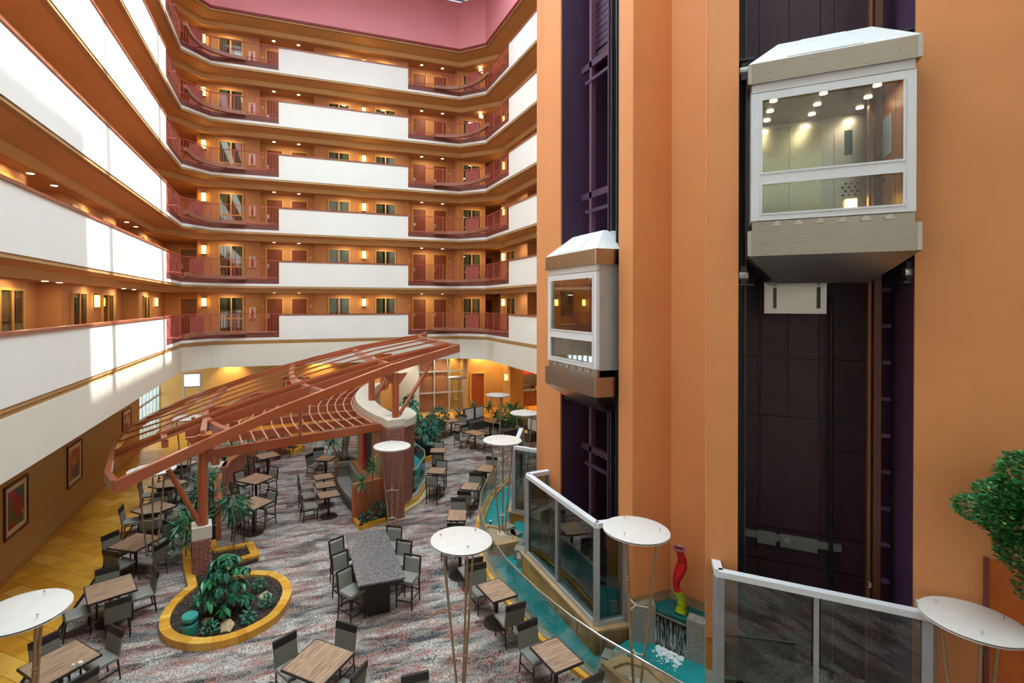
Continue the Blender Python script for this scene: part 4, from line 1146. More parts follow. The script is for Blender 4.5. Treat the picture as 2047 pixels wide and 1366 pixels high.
core.loft([(x,y,0) for x,y in A],[(x,y,3.1) for x,y in A]).loft([(x,y,0) for x,y in A2_],[(x,y,3.1) for x,y in A2_])
O('wall_core', core, MORTAR, cw)
for k in range(len(ys)-1):
    P = [(arcx(ys[k])-0.12,ys[k]),(arcx(ys[k+1])-0.12,ys[k+1]),(arcx(ys[k+1])+0.58,ys[k+1]),(arcx(ys[k])+0.58,ys[k])]
    if k % 2 == 0: O('cap_stone', MB().prism([(arcx(ys[k])-0.12,ys[k]),(arcx(ys[k+1])-0.12,ys[k+1]),(arcx(ys[min(k+2,22)])-0.12,ys[min(k+2,22)]),(arcx(ys[min(k+2,22)])+0.58,ys[min(k+2,22)]),(arcx(ys[k+1])+0.58,ys[k+1]),(arcx(ys[k])+0.58,ys[k])],3.1,3.36), CONC, cw)
br = MB()
for c in range(46):
    z = c*0.0665
    for k in range(len(ys)-1):
        br.beam((arcx(ys[k])-0.006,ys[k]+0.004,z+0.033),(arcx(ys[k+1])-0.006,ys[k+1]-0.004,z+0.033),0.03,0.054)
tag(O('brick_courses', br, TANBR, cw), kind='stuff')
O('red_door_panel', MB().wall([(arcx(19.05)-0.10,19.05),(arcx(18.75)-0.10,18.75)],0.75,2.75,0.1), REDM, cw)
O('painted_opening', MB().wall([(arcx(18.75)-0.03,18.75),(arcx(18.05)-0.03,18.05)],0.75,2.75,0.05), BLACKM, cw)  # solid black panel; the darkness of an opening put into its colour
# low curved return wall behind the pier with its own cap
rw = E('curved_return_wall', label='rounded brick return wall with a pale cap behind the tall pier', cat='wall')
rp = [(3.72,17.05),(4.05,17.35),(4.28,17.8),(4.36,18.35),(4.30,18.9),(4.1,19.3)]
O('wall_core', MB().wall(rp,0.3,2.95,0.3), BRICKM, rw); O('cap', MB().wall(offs(rp,-0.08),2.95,3.2,0.5), CONC, rw)
O('dark_lintel', MB().beam((3.3,19.6,2.9),(4.2,19.3,2.9),0.3,0.3), BLKW2, rw)
# aqua glass pool beside the pier
gpn = [(3.72,17.15),(3.86,17.30),(4.40,17.85),(5.02,19.10),(5.2,19.9),(5.1,20.9)]
ap = E('glass_pool', label='aqua glass walled pool on a stone step beside the tall brick pier', cat='pool')
STEPST = M('pale_tan_stone', srgb(206,184,140), 0.5, var=0.08, scale=3)
O('step', MB().prism([(3.55,16.75),(3.80,16.92),(4.36,17.42),(4.95,18.2),(5.35,19.4),(5.4,21.0),(4.2,21.2),(3.7,17.2)],0.0,0.10), STEPST, ap)
O('step_riser', MB().prism([(3.6,16.95),(4.38,17.62),(5.12,19.0),(5.32,20.9),(4.3,21.0),(3.7,17.3)],0.10,0.22), YTILE, ap)
O('plinth', MB().prism([(3.66,17.05),(4.42,17.80),(5.06,19.08),(5.24,19.9),(5.14,20.95),(4.3,21.0),(3.8,17.3)],0.22,0.35), CONC, ap)
O('water', MB().prism([(3.86,17.35),(4.38,17.9),(4.98,19.15),(5.14,19.9),(5.05,20.85),(4.4,20.9),(4.4,19.0),(4.3,18.0)],0.35,0.75), WATER, ap)
for k in range(1,len(gpn)-1):
    a = Vector(gpn[k]); b = Vector(gpn[k+1]); e = (b-a).normalized()*0.01
    O('glass_panel', MB().beam((a.x+e.x,a.y+e.y,0.78),(b.x-e.x,b.y-e.y,0.78),0.015,0.84), GLASSG, ap)
    O('edge_rail', MB().beam((a.x,a.y,1.22),(b.x,b.y,1.22),0.035,0.035), ALUG, ap)
O('pool_lamp', MB().lathe([(0,0),(0.07,0),(0.07,0.02),(0,0.02)],(4.2,17.85,0.752),10), SMALLD, ap)

# ------------------------------------------------------------------ the canopy trellis
ZP = [(-5.95,2.36),(-5.36,2.5),(-4.9,2.64),(-3.9,3.03),(-2.2,3.63),(-0.47,4.2),(1.8,4.81),(3.2,5.17),(5.6,5.62),(7.0,5.86)]
def zs_(x):
    for (a,za),(b,zb) in zip(ZP[:-1],ZP[1:]):
        if x <= b: return za+(zb-za)*(x-a)/(b-a)
    return ZP[-1][1]
tr = E('canopy_trellis', label='sweeping rust brown steel canopy of long slats and curved ribs on posts', cat='pergola')
fy = lambda x: 13.86+(17.84-13.86)*(x+3.9)/(6.0+3.9)     # front edge in plan
def arc(x0, a, y0, y1, n=16, yc=23.3):
    return [(x0+a*(yc-(y0+(y1-y0)*k/n))**2, y0+(y1-y0)*k/n) for k in range(n+1)]
left = [(-3.9,13.86),(-4.52,15.5),(-4.97,17.3),(-5.36,18.8),(-5.66,20.3),(-5.82,21.7),(-5.86,23.1),(-5.76,24.5),(-5.45,25.7),(-4.95,26.55),(-4.3,27.0)]
lx = lambda y: next((a[0]+(b[0]-a[0])*(y-a[1])/(b[1]-a[1]) for a,b in zip(left[:-1],left[1:]) if y <= b[1]), -4.3)
right = arc(5.83, 0.0055, 17.84, 22.8, 8, 22.8)+[(5.88,23.4),(6.05,24.0),(6.5,24.4)]
rx = lambda y: next((a[0]+(b[0]-a[0])*(y-a[1])/(b[1]-a[1]) for a,b in zip(right[:-1],right[1:]) if y <= b[1]), 6.4)
by = lambda x: 27.0+(24.2-27.0)*(x+4.3)/(6.3+4.3)
P3 = lambda pts, dz=0: [(x,y,zs_(x)+dz) for x,y in pts]
O('end_beam', MB().polybeam(P3(left,0.02),0.14,0.26), TRELL, tr)
O('end_beam', MB().polybeam(P3(right,0.02),0.12,0.22), TRELL, tr)
xs = [-3.9+k*(9.9)/14 for k in range(15)]
O('edge_beam', MB().polybeam([(x,fy(x),zs_(x)) for x in xs],0.14,0.28), TRELL, tr)
xs = [-4.3+k*(10.6)/14 for k in range(15)]
O('edge_beam', MB().polybeam([(x,by(x),zs_(x)) for x in xs],0.12,0.24), TRELL, tr)
for y in (17.3, 18.8, 20.3, 21.7, 23.1, 24.4, 25.5, 26.3):
    a = lx(y); b = rx(y) if y < 24.3 else -4.3+(27.0-y)/(27.0-24.2)*10.6
    if y == 17.3: b = 4.6
    n = 10; O('slat', MB().polybeam([(a+(b-a)*k/n,y,zs_(a+(b-a)*k/n)+0.02) for k in range(n+1)],0.05,0.06), TRELL, tr)
y = 18.62
for yy, w, h in ((18.62,0.06,0.06),):
    a, b = lx(yy), rx(yy); O('slat', MB().polybeam([(a+(b-a)*k/10,yy,zs_(a+(b-a)*k/10)) for k in range(11)],w,h), TRELL, tr)
for (x0, a, y0, y1) in ((-4.35,0.022,17.3,26.0),(-3.08,0.0225,None,26.2),(0.06,0.0185,None,25.6),(2.98,0.0105,None,24.9)):
    if y0 is None:
        y0 = 15.0
        while y0 < fy(x0+a*(23.3-y0)**2): y0 += 0.05
    O('rib', MB().polybeam(P3(arc(x0,a,y0,y1),-0.06),0.17,0.24), TRELL, tr)
# main deep beams under the slats
for (x0,y0),(x1,y1),dz in (((-3.05,17.55),(4.55,17.55),-0.04),((-5.36,18.8),(5.85,18.8),-0.05)):
    n = 12; O('deep_beam', MB().polybeam([(x0+(x1-x0)*k/n,y0+(y1-y0)*k/n,zs_(x0+(x1-x0)*k/n)+dz) for k in range(n+1)],0.13,0.3 if y0 < 18 else 0.2), TRELL, tr)
# posts with caps, brackets and raking struts
def post(x, y, z0, top, r=0.125, strut=None):
    p = O('post', MB().tube([(x,y,z0),(x,y,top)], r, 16), TRELL, tr, smooth=True)
    O('post_cap', MB().tube([(x,y,top),(x,y,top+0.03)], r+0.015, 16), TRELL, p)
    O('bracket', MB().add([(x-0.42,y-0.04,top-0.02),(x+0.42,y-0.04,top+0.04),(x+0.14,y-0.04,top-0.34),(x-0.14,y-0.04,top-0.34),(x-0.42,y+0.04,top-0.02),(x+0.42,y+0.04,top+0.04),(x+0.14,y+0.04,top-0.34),(x-0.14,y+0.04,top-0.34)],
      [(0,1,2,3),(7,6,5,4),(0,4,5,1),(1,5,6,2),(2,6,7,3),(3,7,4,0)]), TRELL, p)
    if strut: O('strut', MB().tube([strut[0],strut[1]], 0.065, 12), TRELL, p, smooth=True)
O('cantilever', MB().beam((-2.17,14.8,3.86),(-2.5,17.5,3.62),0.13,0.2,True), TRELL, tr)
post(-2.17,14.80,1.36,3.72, strut=((-2.26,14.74,1.45),(-2.92,14.5,3.0)))
post(-2.6,20.75,1.2,3.35, 0.13, strut=((-2.7,20.7,1.3),(-3.4,20.9,3.0)))
post(3.40,16.85,3.36,4.82, strut=((3.55,16.9,3.45),(4.78,17.4,5.05)))
post(3.10,20.15,3.36,4.84, 0.13, strut=((3.25,20.2,3.4),(4.3,20.6,5.05)))
post(3.95,22.4,3.36,4.95, 0.13, strut=((4.1,22.4,3.4),(4.6,22.5,4.9)))
# lower flat trellis against the curved wall
lt = E('low_trellis', label='lower flat trellis of brown beams with thin curved pink-edged rods', cat='pergola')
ZL = 3.13
O('beam', MB().beam((-2.0,14.95,ZL+0.17),(3.05,17.2,ZL),0.1,0.26,True), TRELL, lt)
O('beam_shoe', MB().cbox((-2.03,14.93,ZL+0.06),(0.14,0.2,0.36),0.4), TRELL, lt)
ends = [(-1.9,17.2,2.66,18.25),(-1.95,19.0,2.58,19.5),(-2.1,20.9,2.6,20.85),(-2.1,22.3,2.84,22.1),(-1.9,23.6,3.16,23.4),(-1.5,24.9,3.5,24.7)]
for x0, y0, x1, y1 in ends: O('beam', MB().beam((x0,y0,ZL),(x1,y1,ZL),0.09,0.24,True), TRELL, lt)
lb = [(-1.95,14.85),(-2.0,17.2),(-2.1,19.0),(-2.25,20.9),(-2.3,22.3),(-2.05,23.6),(-1.5,24.9)]
O('end_beam', MB().polybeam([(x,y,ZL) for x,y in lb],0.09,0.22), TRELL, lt)
O('end_beam', MB().polybeam([(arcx(16.98+k*0.5)-0.18 if k else 2.95,16.98+k*0.5,ZL) for k in range(16)],0.09,0.26), TRELL, lt)
RODM = M('rod_pink', srgb(206,150,128), 0.4)
AR = [(0.0,0.0),(1.37,-0.26),(2.6,-0.35),(3.9,-0.28),(5.2,-0.04),(6.6,0.40),(7.85,0.88)]
for k in range(14):
    X0 = 2.66-0.326*k; t = (X0+2.0)/5.05; Y0 = 14.95+2.25*t; Z0 = ZL+0.17*(1-t)+0.03
    pts = []
    for q in range(17):
        u = 7.85*q/16
        dx = next(a[1]+(b[1]-a[1])*(u-a[0])/(b[0]-a[0]) for a, b in zip(AR[:-1],AR[1:]) if u <= b[0]+1e-6)
        y = Y0+u*(24.85-Y0)/7.85; pts.append((X0+dx, y, Z0+(ZL+0.03-Z0)*q/16))
    pts = [p for p in pts if p[0] > -2.2]
    O('rod', MB().tube(pts, 0.022, 6), RODM, lt, smooth=True)
O('hanger', MB().tube([(0.30,15.92,ZL+0.05),(0.30,15.92,4.3)],0.055,10), TRELL, lt)
O('hanger', MB().tube([(0.55,20.9,ZL),(0.55,20.9,4.3)],0.055,10), TRELL, lt)

# ------------------------------------------------------------------ planters
def resample(pts, step):
    out = [Vector(pts[0])]; 
    for a, b in zip(pts[:-1], pts[1:]):
        a = Vector(a); b = Vector(b); n = max(1, round((b-a).length/step))
        for k in range(1, n+1): out.append(a+(b-a)*(k/n))
    return out
OUT = [(-2.98,16.55),(-2.73,15.28),(-2.40,14.05),(-2.64,13.58),(-2.75,13.11),(-2.74,12.67),(-2.62,12.27),(-2.38,11.95),(-2.02,11.68),(-1.63,11.55),(-1.2,11.54),(-0.77,11.68),(-0.33,11.99),(-0.06,12.51),(0.04,13.1),(-0.08,13.65),(-0.38,14.08),(-0.85,14.32),(-1.38,14.36),(-1.42,14.95),(-0.80,15.18),(-1.04,16.11),(-1.95,16.0),(-2.1,16.6)]
kp = E('keyhole_planter', label='keyhole shaped planter with a yellow stone kerb and dark mulch', cat='planter')
def smooth_curve(P, n=4):
    P = [Vector(p) for p in P]; R = []
    for i in range(len(P)-1):
        a, b, c, d = P[max(i-1,0)], P[i], P[i+1], P[min(i+2,len(P)-1)]
        for k in range(n):
            t = k/n; R.append(0.5*((2*b)+(c-a)*t+(2*a-5*b+4*c-d)*t*t+(3*b-a-3*c+d)*t**3))
    R.append(P[-1]); return [tuple(p) for p in R]
OUTS = smooth_curve(OUT[:3],2)[:-1]+smooth_curve(OUT[2:17],5)[:-1]+OUT[16:]
os_ = [Vector(p) for p in OUTS]; acc = [os_[0]]
for p in os_[1:]:
    if (p-acc[-1]).length > 0.36:
        q = acc[-1]; n = round((p-q).length/0.21); acc += [q+(p-q)*((k+1)/n) for k in range(n)]
    elif (p-acc[-1]).length > 0.15: acc.append(p)
os_ = acc
for k in range(len(os_)-1):
    a, b = os_[k], os_[k+1]; pa = os_[max(k-1,0)]; nb = os_[min(k+2,len(os_)-1)]
    d0 = (b-pa).normalized(); d1 = (nb-a).normalized()
    n0 = Vector((-d0.y,d0.x))*0.21; n1 = Vector((-d1.y,d1.x))*0.21; g = (b-a).normalized()*0.002
    O('kerb_stone', MB().prism([tuple(a+g),tuple(b-g),tuple(b-g+n1),tuple(a+g+n0)],0.0,0.16+random.uniform(0,0.003)), random.choice((YTILE,YTILE,YTILE2,YTILE3)), kp)
def mulch(poly, z, par, name='mulch'):
    m = MB(); m.prism(poly, 0.0, z)
    x0 = min(p[0] for p in poly); x1 = max(p[0] for p in poly); y0 = min(p[1] for p in poly); y1 = max(p[1] for p in poly)
    def inside(x,y):
        c = False; n = len(poly)
        for i in range(n):
            a, b = poly[i], poly[(i+1)%n]
            if (a[1] > y) != (b[1] > y) and x < (b[0]-a[0])*(y-a[1])/(b[1]-a[1])+a[0]: c = not c
        return c
    for k in range(int((x1-x0)*(y1-y0)*260)):
        x, y = random.uniform(x0,x1), random.uniform(y0,y1)
        if inside(x,y): m.cbox((x,y,z+0.005),(random.uniform(0.03,0.08),random.uniform(0.01,0.025),random.uniform(0.01,0.03)),random.uniform(0,3.1))
    return tag(O(name, m, MULCH, par), kind='stuff')
mulch(inset(OUT[:-1] , 0.1), 0.09, kp)
sp = E('corner_planter', label='small yellow kerbed planter with terracotta back panel beside the tall brick pier', cat='planter')
for a, b in (((1.95,16.75),(2.10,16.10)),((2.10,16.10),(3.0,16.40))):
    a = Vector(a); b = Vector(b)
    for k in range(3):
        p = a+(b-a)*(k/3); q = a+(b-a)*((k+1)/3); O('kerb_stone', MB().wall([tuple(p),tuple(q)],0,0.15,0.13), random.choice((YTILE,YTILE3)), sp)
mulch([(2.07,16.8),(2.2,16.25),(2.98,16.5),(2.95,16.85)], 0.1, sp)
O('back_panel', MB().wall([(1.93,16.85),(2.0,16.78),(3.0,17.05)],0.0,1.25,0.14), TERRA, sp)
s2 = E('corner_planter', label='angular yellow kerbed planter on the carpet far behind the bar tables', cat='planter')
q = [(-0.52,26.14),(0.15,25.2),(0.75,26.0),(0.02,26.8)]
for k in range(4):
    a, b = q[k], q[(k+1)%4]; O('kerb_stone', MB().wall([a,b],0,0.2,0.18), YTILE, s2)
mulch(inset(q,0.2), 0.12, s2)
s3 = E('long_planter', label='long curving yellow kerbed bed in front of the back glazing', cat='planter')
q = [(4.9,22.6),(5.6,21.9),(6.4,22.3),(6.6,23.4),(6.9,24.6),(8.2,26.6),(8.9,28.6),(7.6,29.2),(6.4,27.0),(5.2,24.6)]
for k in range(len(q)):
    a = Vector(q[k]); b = Vector(q[(k+1)%len(q)]); n = max(1,round((b-a).length/0.6))
    for j in range(n): O('kerb_stone', MB().wall([tuple(a+(b-a)*(j/n)),tuple(a+(b-a)*((j+1)/n))],0,0.22,0.16), random.choice((YTILE,YTILE2,YTILE3)), s3)
mulch(inset(q,0.2), 0.14, s3)
s4 = E('back_planter', label='dark planted bed behind the booth seats at the right', cat='planter')
q = [(10.9,26.3),(11.2,25.0),(12.4,24.2),(13.2,27.0),(12.2,28.6),(11.6,28.3)]
O('bed_edge', MB().prism(q,0,0.3), YTILE3, s4); mulch(inset(q,0.15), 0.34, s4)
# left divider: low terracotta walls with wood caps and a long bed behind
dv = E('divider_wall', label='curving terracotta half wall with a wooden cap behind the bar tables', cat='wall')
dp = [(-1.98,16.9),(-2.2,18.3),(-2.28,19.6)]
O('wall_panel', MB().wall(dp,0,1.12,0.16), TERRA, dv); O('wood_cap', MB().wall(offs(dp,-0.03),1.12,1.2,0.22), CAPB, dv)
dp = [(-2.22,20.25),(-2.15,21.1),(-1.87,21.9),(-1.36,23.2),(-0.85,24.4),(-0.2,25.6)]
O('wall_panel', MB().wall(dp,0,1.1,0.16), TERRAP, dv); O('wood_cap', MB().wall(offs(dp,-0.03),1.1,1.2,0.22), CAPB, dv)
bd = E('long_planter', label='long leafy bed between the divider wall and the left dining tables', cat='planter')
q = [(-2.5,16.7),(-2.25,17.0),(-2.45,18.5),(-2.55,20.0),(-2.3,21.6),(-1.7,23.2),(-0.8,25.2),(-1.6,25.6),(-2.9,23.2),(-3.3,20.5),(-3.1,17.6)]
for k in range(len(q)):
    a = Vector(q[k]); b = Vector(q[(k+1)%len(q)]); n = max(1,round((b-a).length/0.7))
    for j in range(n): O('kerb_stone', MB().wall([tuple(a+(b-a)*(j/n)),tuple(a+(b-a)*((j+1)/n))],0,0.25,0.14), random.choice((YTILE,YTILE2)), bd)
mulch(inset(q,0.15), 0.2, bd)
# teal garden speaker, rocks
r = E('garden_speaker', (-2.05,12.18,0.09), 0.3, 'teal mushroom shaped garden speaker in the keyhole planter', 'speaker')
O('speaker_base', MB().lathe([(0,0),(0.165,0),(0.165,0.2),(0.14,0.22),(0,0.22)],n=24), TEALP, r, smooth=True)
O('speaker_neck', MB().lathe([(0,0.22),(0.11,0.22),(0.11,0.29),(0,0.29)],n=16), M('dark_grille', srgb(40,46,44), 0.7), r)
O('speaker_cap', MB().lathe([(0,0.29),(0.165,0.29),(0.17,0.36),(0.15,0.385),(0,0.39)],n=24), TEALP, r, smooth=True)
def rock(x, y, z, sx, sy, sz, seed, label):
    rnd = random.Random(seed); bm = bmesh.new(); bmesh.ops.create_icosphere(bm, subdivisions=3, radius=1.0)
    ds = [(Vector((rnd.uniform(-1,1),rnd.uniform(-1,1),rnd.uniform(-1,1))).normalized(), rnd.uniform(0.55,0.9)) for _ in range(22)]
    for v in bm.verts:
        p = v.co.copy()
        for d, h in ds:
            t = p.dot(d)
            if t > h: p -= d*(t-h)
        v.co = Vector((p.x*sx, p.y*sy, p.z*sz))
    me = bpy.data.meshes.new('rock'); bm.to_mesh(me); bm.free(); me.materials.append(ROCKM)
    o = bpy.data.objects.new('rock', me); COL.objects.link(o); o.location = (x,y,z); o.rotation_euler = (0,0,seed)
    tag(o, label, 'rock')
rock(-1.3,11.98,0.15,0.24,0.17,0.16,5,'tan rock lying at the front of the keyhole planter beside the kerb')
rock(-0.55,13.0,0.14,0.2,0.16,0.15,9,'tan rock at the right side of the keyhole planter')
rock(-1.75,12.45,0.1,0.15,0.1,0.08,13,'small dark flat rock beside the big leafy plant')
for k, (x, y, s) in enumerate(((6.55,23.2,0.3),(12.0,25.2,0.3))): rock(x,y,0.3,s,s*0.8,s*0.8,20+k,('tan rock at the end of the long back bed','brown rock in the bed behind the booths')[k])
o = O('floor_plate', MB().lathe([(0,0),(0.075,0),(0.075,0.006),(0,0.006)],n=20), STEEL, None, (-2.87,12.38,0.0)); tag(o, 'small round steel floor plate set in the carpet left of the keyhole planter', 'plate')

# ------------------------------------------------------------------ tables
def top_table(w, d, h, label, group, rz, loc, cat='table', foot=0.3):
    r = E('dining_table', loc, rz, label, cat, group)
    O('table_top', MB().box(-w/2+0.02,w/2-0.02,-d/2+0.02,d/2-0.02,h-0.03,h), WOODT, r)
    O('edge_band', MB().box(-w/2,w/2,-d/2,-d/2+0.02,h-0.04,h+0.002).box(-w/2,w/2,d/2-0.02,d/2,h-0.04,h+0.002).box(-w/2,-w/2+0.02,-d/2+0.02,d/2-0.02,h-0.04,h+0.002).box(w/2-0.02,w/2,-d/2+0.02,d/2-0.02,h-0.04,h+0.002).box(-w/2+0.02,w/2-0.02,-d/2+0.02,d/2-0.02,h-0.042,h-0.032), BLKW2, r)
    O('column', MB().tube([(0,0,0.03),(0,0,h-0.04)],0.042,12), BLACKM, r)
    O('base_plate', MB().lathe([(0,0),(foot,0),(foot,0.012),(0.08,0.04),(0,0.04)],n=24), IRON, r)
    return r
rad = math.radians
def chairs_proto():
    a = E('dining_chair', cat='chair')
    O('seat', MB().box(-0.235,0.235,-0.22,0.24,0.405,0.485), VIN, a, bevel=0.022)
    bk = MB(); m = [(-0.235,-0.20,0.45),(0.235,-0.20,0.45),(0.235,-0.255,0.80),(-0.235,-0.255,0.80),(-0.235,-0.245,0.45),(0.235,-0.245,0.45),(0.235,-0.30,0.80),(-0.235,-0.30,0.80)]
    bk.add(m,[(0,1,2,3),(7,6,5,4),(0,4,5,1),(1,5,6,2),(2,6,7,3),(3,7,4,0)]); O('backrest', bk, TWEED, a, bevel=0.012)
    t = MB(); m = [(-0.24,-0.252,0.80),(0.24,-0.252,0.80),(0.24,-0.272,0.93),(-0.24,-0.272,0.93),(-0.24,-0.303,0.80),(0.24,-0.303,0.80),(0.24,-0.318,0.93),(-0.24,-0.318,0.93)]
    t.add(m,[(0,1,2,3),(7,6,5,4),(0,4,5,1),(1,5,6,2),(2,6,7,3),(3,7,4,0)]); O('top_rail', t, BLKW, a, bevel=0.005)
    for x, y, y2 in ((-0.21,0.21,0.21),(0.21,0.21,0.21),(-0.21,-0.21,-0.26),(0.21,-0.21,-0.26)):
        O('leg', MB().tube([(x,y,0.41),(x,y2,0.0)],0.022,4,0.015), BLKW, a)
    for x in (-0.21,0.21): O('stretcher', MB().box(x-0.009,x+0.009,-0.22,0.21,0.2,0.225), BLKW, a)
    b = E('bar_chair', cat='chair')
    O('seat', MB().box(-0.22,0.22,-0.2,0.23,0.60,0.69), VIN, b, bevel=0.025)
    O('back_cushion', MB().add([(-0.19,-0.20,0.68),(0.19,-0.20,0.68),(0.19,-0.245,1.0),(-0.19,-0.245,1.0),(-0.19,-0.235,0.68),(0.19,-0.235,0.68),(0.19,-0.285,1.0),(-0.19,-0.285,1.0)],
      [(0,1,2,3),(7,6,5,4),(0,4,5,1),(1,5,6,2),(2,6,7,3),(3,7,4,0)]), VIN, b, bevel=0.012)
    f = MB()
    for x in (-0.215,0.215): f.beam((x,-0.215,0.62),(x,-0.275,1.06),0.03,0.035)
    f.beam((-0.23,-0.277,1.055),(0.23,-0.277,1.055),0.035,0.035)
    O('back_frame', f, BLKW, b)
    for x, y, y2 in ((-0.2,0.2,0.21),(0.2,0.2,0.21),(-0.2,-0.2,-0.25),(0.2,-0.2,-0.25)):
        O('leg', MB().tube([(x,y,0.62),(x,y2,0.0)],0.026,4,0.018), BLKW, b)
    for p, q in (((-0.2,-0.23,0.24),(-0.2,0.2,0.24)),((0.2,-0.23,0.24),(0.2,0.2,0.24)),((-0.2,0.2,0.18),(0.2,0.2,0.18)),((-0.2,-0.235,0.28),(0.2,-0.235,0.28))):
        O('stretcher', MB().beam(p,q,0.018,0.026), BLKW, b)
    return a, b
CH, BC = chairs_proto(); chused = {id(CH): False, id(BC): False}
def chair(kind, x, y, face_deg, label, group):
    # x,y seat centre; face_deg: plan direction the sitter looks (degrees from +x)
    p = CH if kind == 'd' else BC
    rz = rad(face_deg-90)
    if not chused[id(p)]:
        p.location = (x,y,0); p.rotation_euler = (0,0,rz); p['label'] = label; p['group'] = group; chused[id(p)] = True
    else: dup(p, (x,y,0), rz, label, group)
def fromback(kind, bx, by, face, label, group, off=0.26):
    chair(kind, bx+off*math.cos(rad(face)), by+off*math.sin(rad(face)), face, label, group)
GD = 'grey dining chairs on the carpet'; GB = 'tall grey bar chairs on the carpet'; GT = 'square wood-topped dining tables'; GBT = 'tall wood-topped bar tables'
LT = [('nearest the camera at the bottom left',-3.91,10.9,43),('second from the camera along the left tile edge',-3.84,13.34,22),('third from the camera along the left tile edge',-3.94,15.72,57),('fourth along the left tile edge, behind a lamp',-4.04,18.15,47),('fifth along the left tile edge, under the canopy end',-4.1,20.45,50),('sixth and farthest along the left tile edge',-4.1,22.9,50)]
for w, x, y, a in LT: top_table(0.92,0.92,0.76,'square wood-topped table with dark edge, '+w,GT,rad(a),(x,y,0))
fromback('d',-3.22,11.38,224,'grey chair with black top rail on the right of the bottom left table',GD)
fromback('d',-4.36,11.48,310,'grey chair with black top rail tucked behind the bottom left table',GD)
fromback('d',-3.33,10.14,132,'grey chair with black top rail in front of the bottom left table',GD)
fromback('d',-4.62,12.98,22,'grey chair left of the second table along the tile edge',GD)
fromback('d',-4.1,14.02,288,'grey chair tucked behind the second table along the tile edge',GD)
fromback('d',-3.46,12.5,108,'grey chair in front of the second table along the tile edge',GD)
fromback('d',-3.03,13.6,203,'grey chair right of the second table along the tile edge',GD)
fromback('d',-4.62,16.1,320,'grey chair behind left of the third table along the tile edge',GD)
fromback('d',-4.3,14.98,55,'grey chair front left of the third table along the tile edge',GD)
fromback('d',-3.2,15.05,148,'grey chair front right of the third table, behind the lamp legs',GD)
fromback('d',-3.3,16.45,232,'grey chair behind the third table along the tile edge',GD)
for k, (w, x, y, a) in enumerate(LT[3:]):
    for q, nm in ((0,'right of'),(90,'behind'),(180,'left of'),(270,'in front of')):
        t = rad(a-45+q); chair('d', x+0.6*math.cos(t), y+0.6*math.sin(t), math.degrees(t)+180+random.uniform(-6,6), 'grey chair %s the %s table along the tile edge' % (nm, ('fourth','fifth','sixth')[k]), GD)
for nm, x, y, w, d, a in (('nearest the keyhole planter',-1.07,17.05,0.86,0.90,45),('second along the terracotta divider',-1.14,19.4,0.92,0.95,47),('third along the terracotta divider',-0.87,22.25,0.84,0.80,24),('fourth along the divider, half hidden by the low trellis',-0.75,24.9,0.85,0.85,30)):
    t = top_table(w,d,0.95,'tall wood-topped bar table '+nm,GBT,rad(a),(x,y,0)); t.name = 'bar_table'
fromback('b',-1.5,16.5,60,'tall grey bar chair front left of the bar table nearest the planter',GB)
fromback('b',-1.72,17.78,-48,'tall grey bar chair behind left of the bar table nearest the planter',GB)
fromback('b',-0.56,17.68,225,'tall grey bar chair behind right of the bar table nearest the planter',GB)
fromback('b',-1.80,18.82,44,'tall grey bar chair front left of the second bar table',GB)
fromback('b',-1.75,20.1,-48,'tall grey bar chair behind left of the second bar table',GB)
fromback('b',-0.58,20.18,228,'tall grey bar chair behind right of the second bar table',GB)
fromback('b',-1.48,21.8,35,'tall grey bar chair left of the third bar table',GB)
fromback('b',-1.12,22.95,-75,'tall grey bar chair behind the third bar table',GB)
fromback('b',-0.05,25.15,200,'tall grey bar chair right of the fourth bar table under the low trellis',GB)
fromback('b',-1.35,24.6,20,'tall grey bar chair left of the fourth bar table under the low trellis',GB)
# banquette row
for k, (x, y, a) in enumerate(((1.20,19.4,8),(1.20,18.5,6),(1.24,17.55,9))):
    top_table(0.70,0.62,0.76,'small wood-topped table along the curved banquette, %s' % ('farthest of three','middle of three','nearest of three')[k],'tables along the banquette',rad(a),(x,y,0))
    chair('d', x-0.62, y-0.05, 5+3*k, 'grey chair on the left of the %s banquette table' % ('farthest','middle','nearest')[k], GD)
top_table(0.70,0.66,0.76,'wood-topped table half hidden behind the tall palm fronds',GT,rad(60),(1.41,21.68,0))
fromback('d',0.80,21.95,-42,'grey chair left of the table behind the palm',GD); fromback('d',1.2,22.75,-75,'grey chair behind the table behind the palm',GD)
bq = E('banquette', label='curved grey upholstered banquette against the curved wall', cat='sofa')
ysb = [17.3+k*0.34 for k in range(9)]
sx = [1.72+0.055*(y-19.9)**2 for y in ysb]; bx = [2.22+0.055*(y-19.9)**2 for y in ysb]
def arcprism(m, xa, xb, ys, z0, z1):
    for k in range(len(ys)-1): m.prism([(xa[k],ys[k]),(xb[k],ys[k]),(xb[k+1],ys[k+1]),(xa[k+1],ys[k+1])], z0, z1)
    return m
O('base', arcprism(MB(), [x+0.04 for x in sx], bx, ysb, 0.0, 0.32), BOOTH, bq)
O('seat_cushion', arcprism(MB(), sx, bx, ysb, 0.32, 0.47), VIN, bq)
O('back_cushion', arcprism(MB(), [x-0.02 for x in bx], [x+0.10 for x in bx], ysb, 0.47, 0.98), TWEED, bq)
O('end_back', MB().box(1.75,2.42,20.02,20.16,0.0,1.0), TWEED, bq); O('end_head_roll', MB().box(1.75,2.42,19.97,20.18,0.86,1.02), TWEED, bq)
O('wood_ledge', arcprism(MB(), [x+0.10 for x in bx], [x+0.385 for x in bx], ysb, 1.0, 1.06), CAPB, bq)
O('ledge_front', arcprism(MB(), [x+0.10 for x in bx], [x+0.13 for x in bx], ysb, 0.0, 1.0), TERRA, bq)
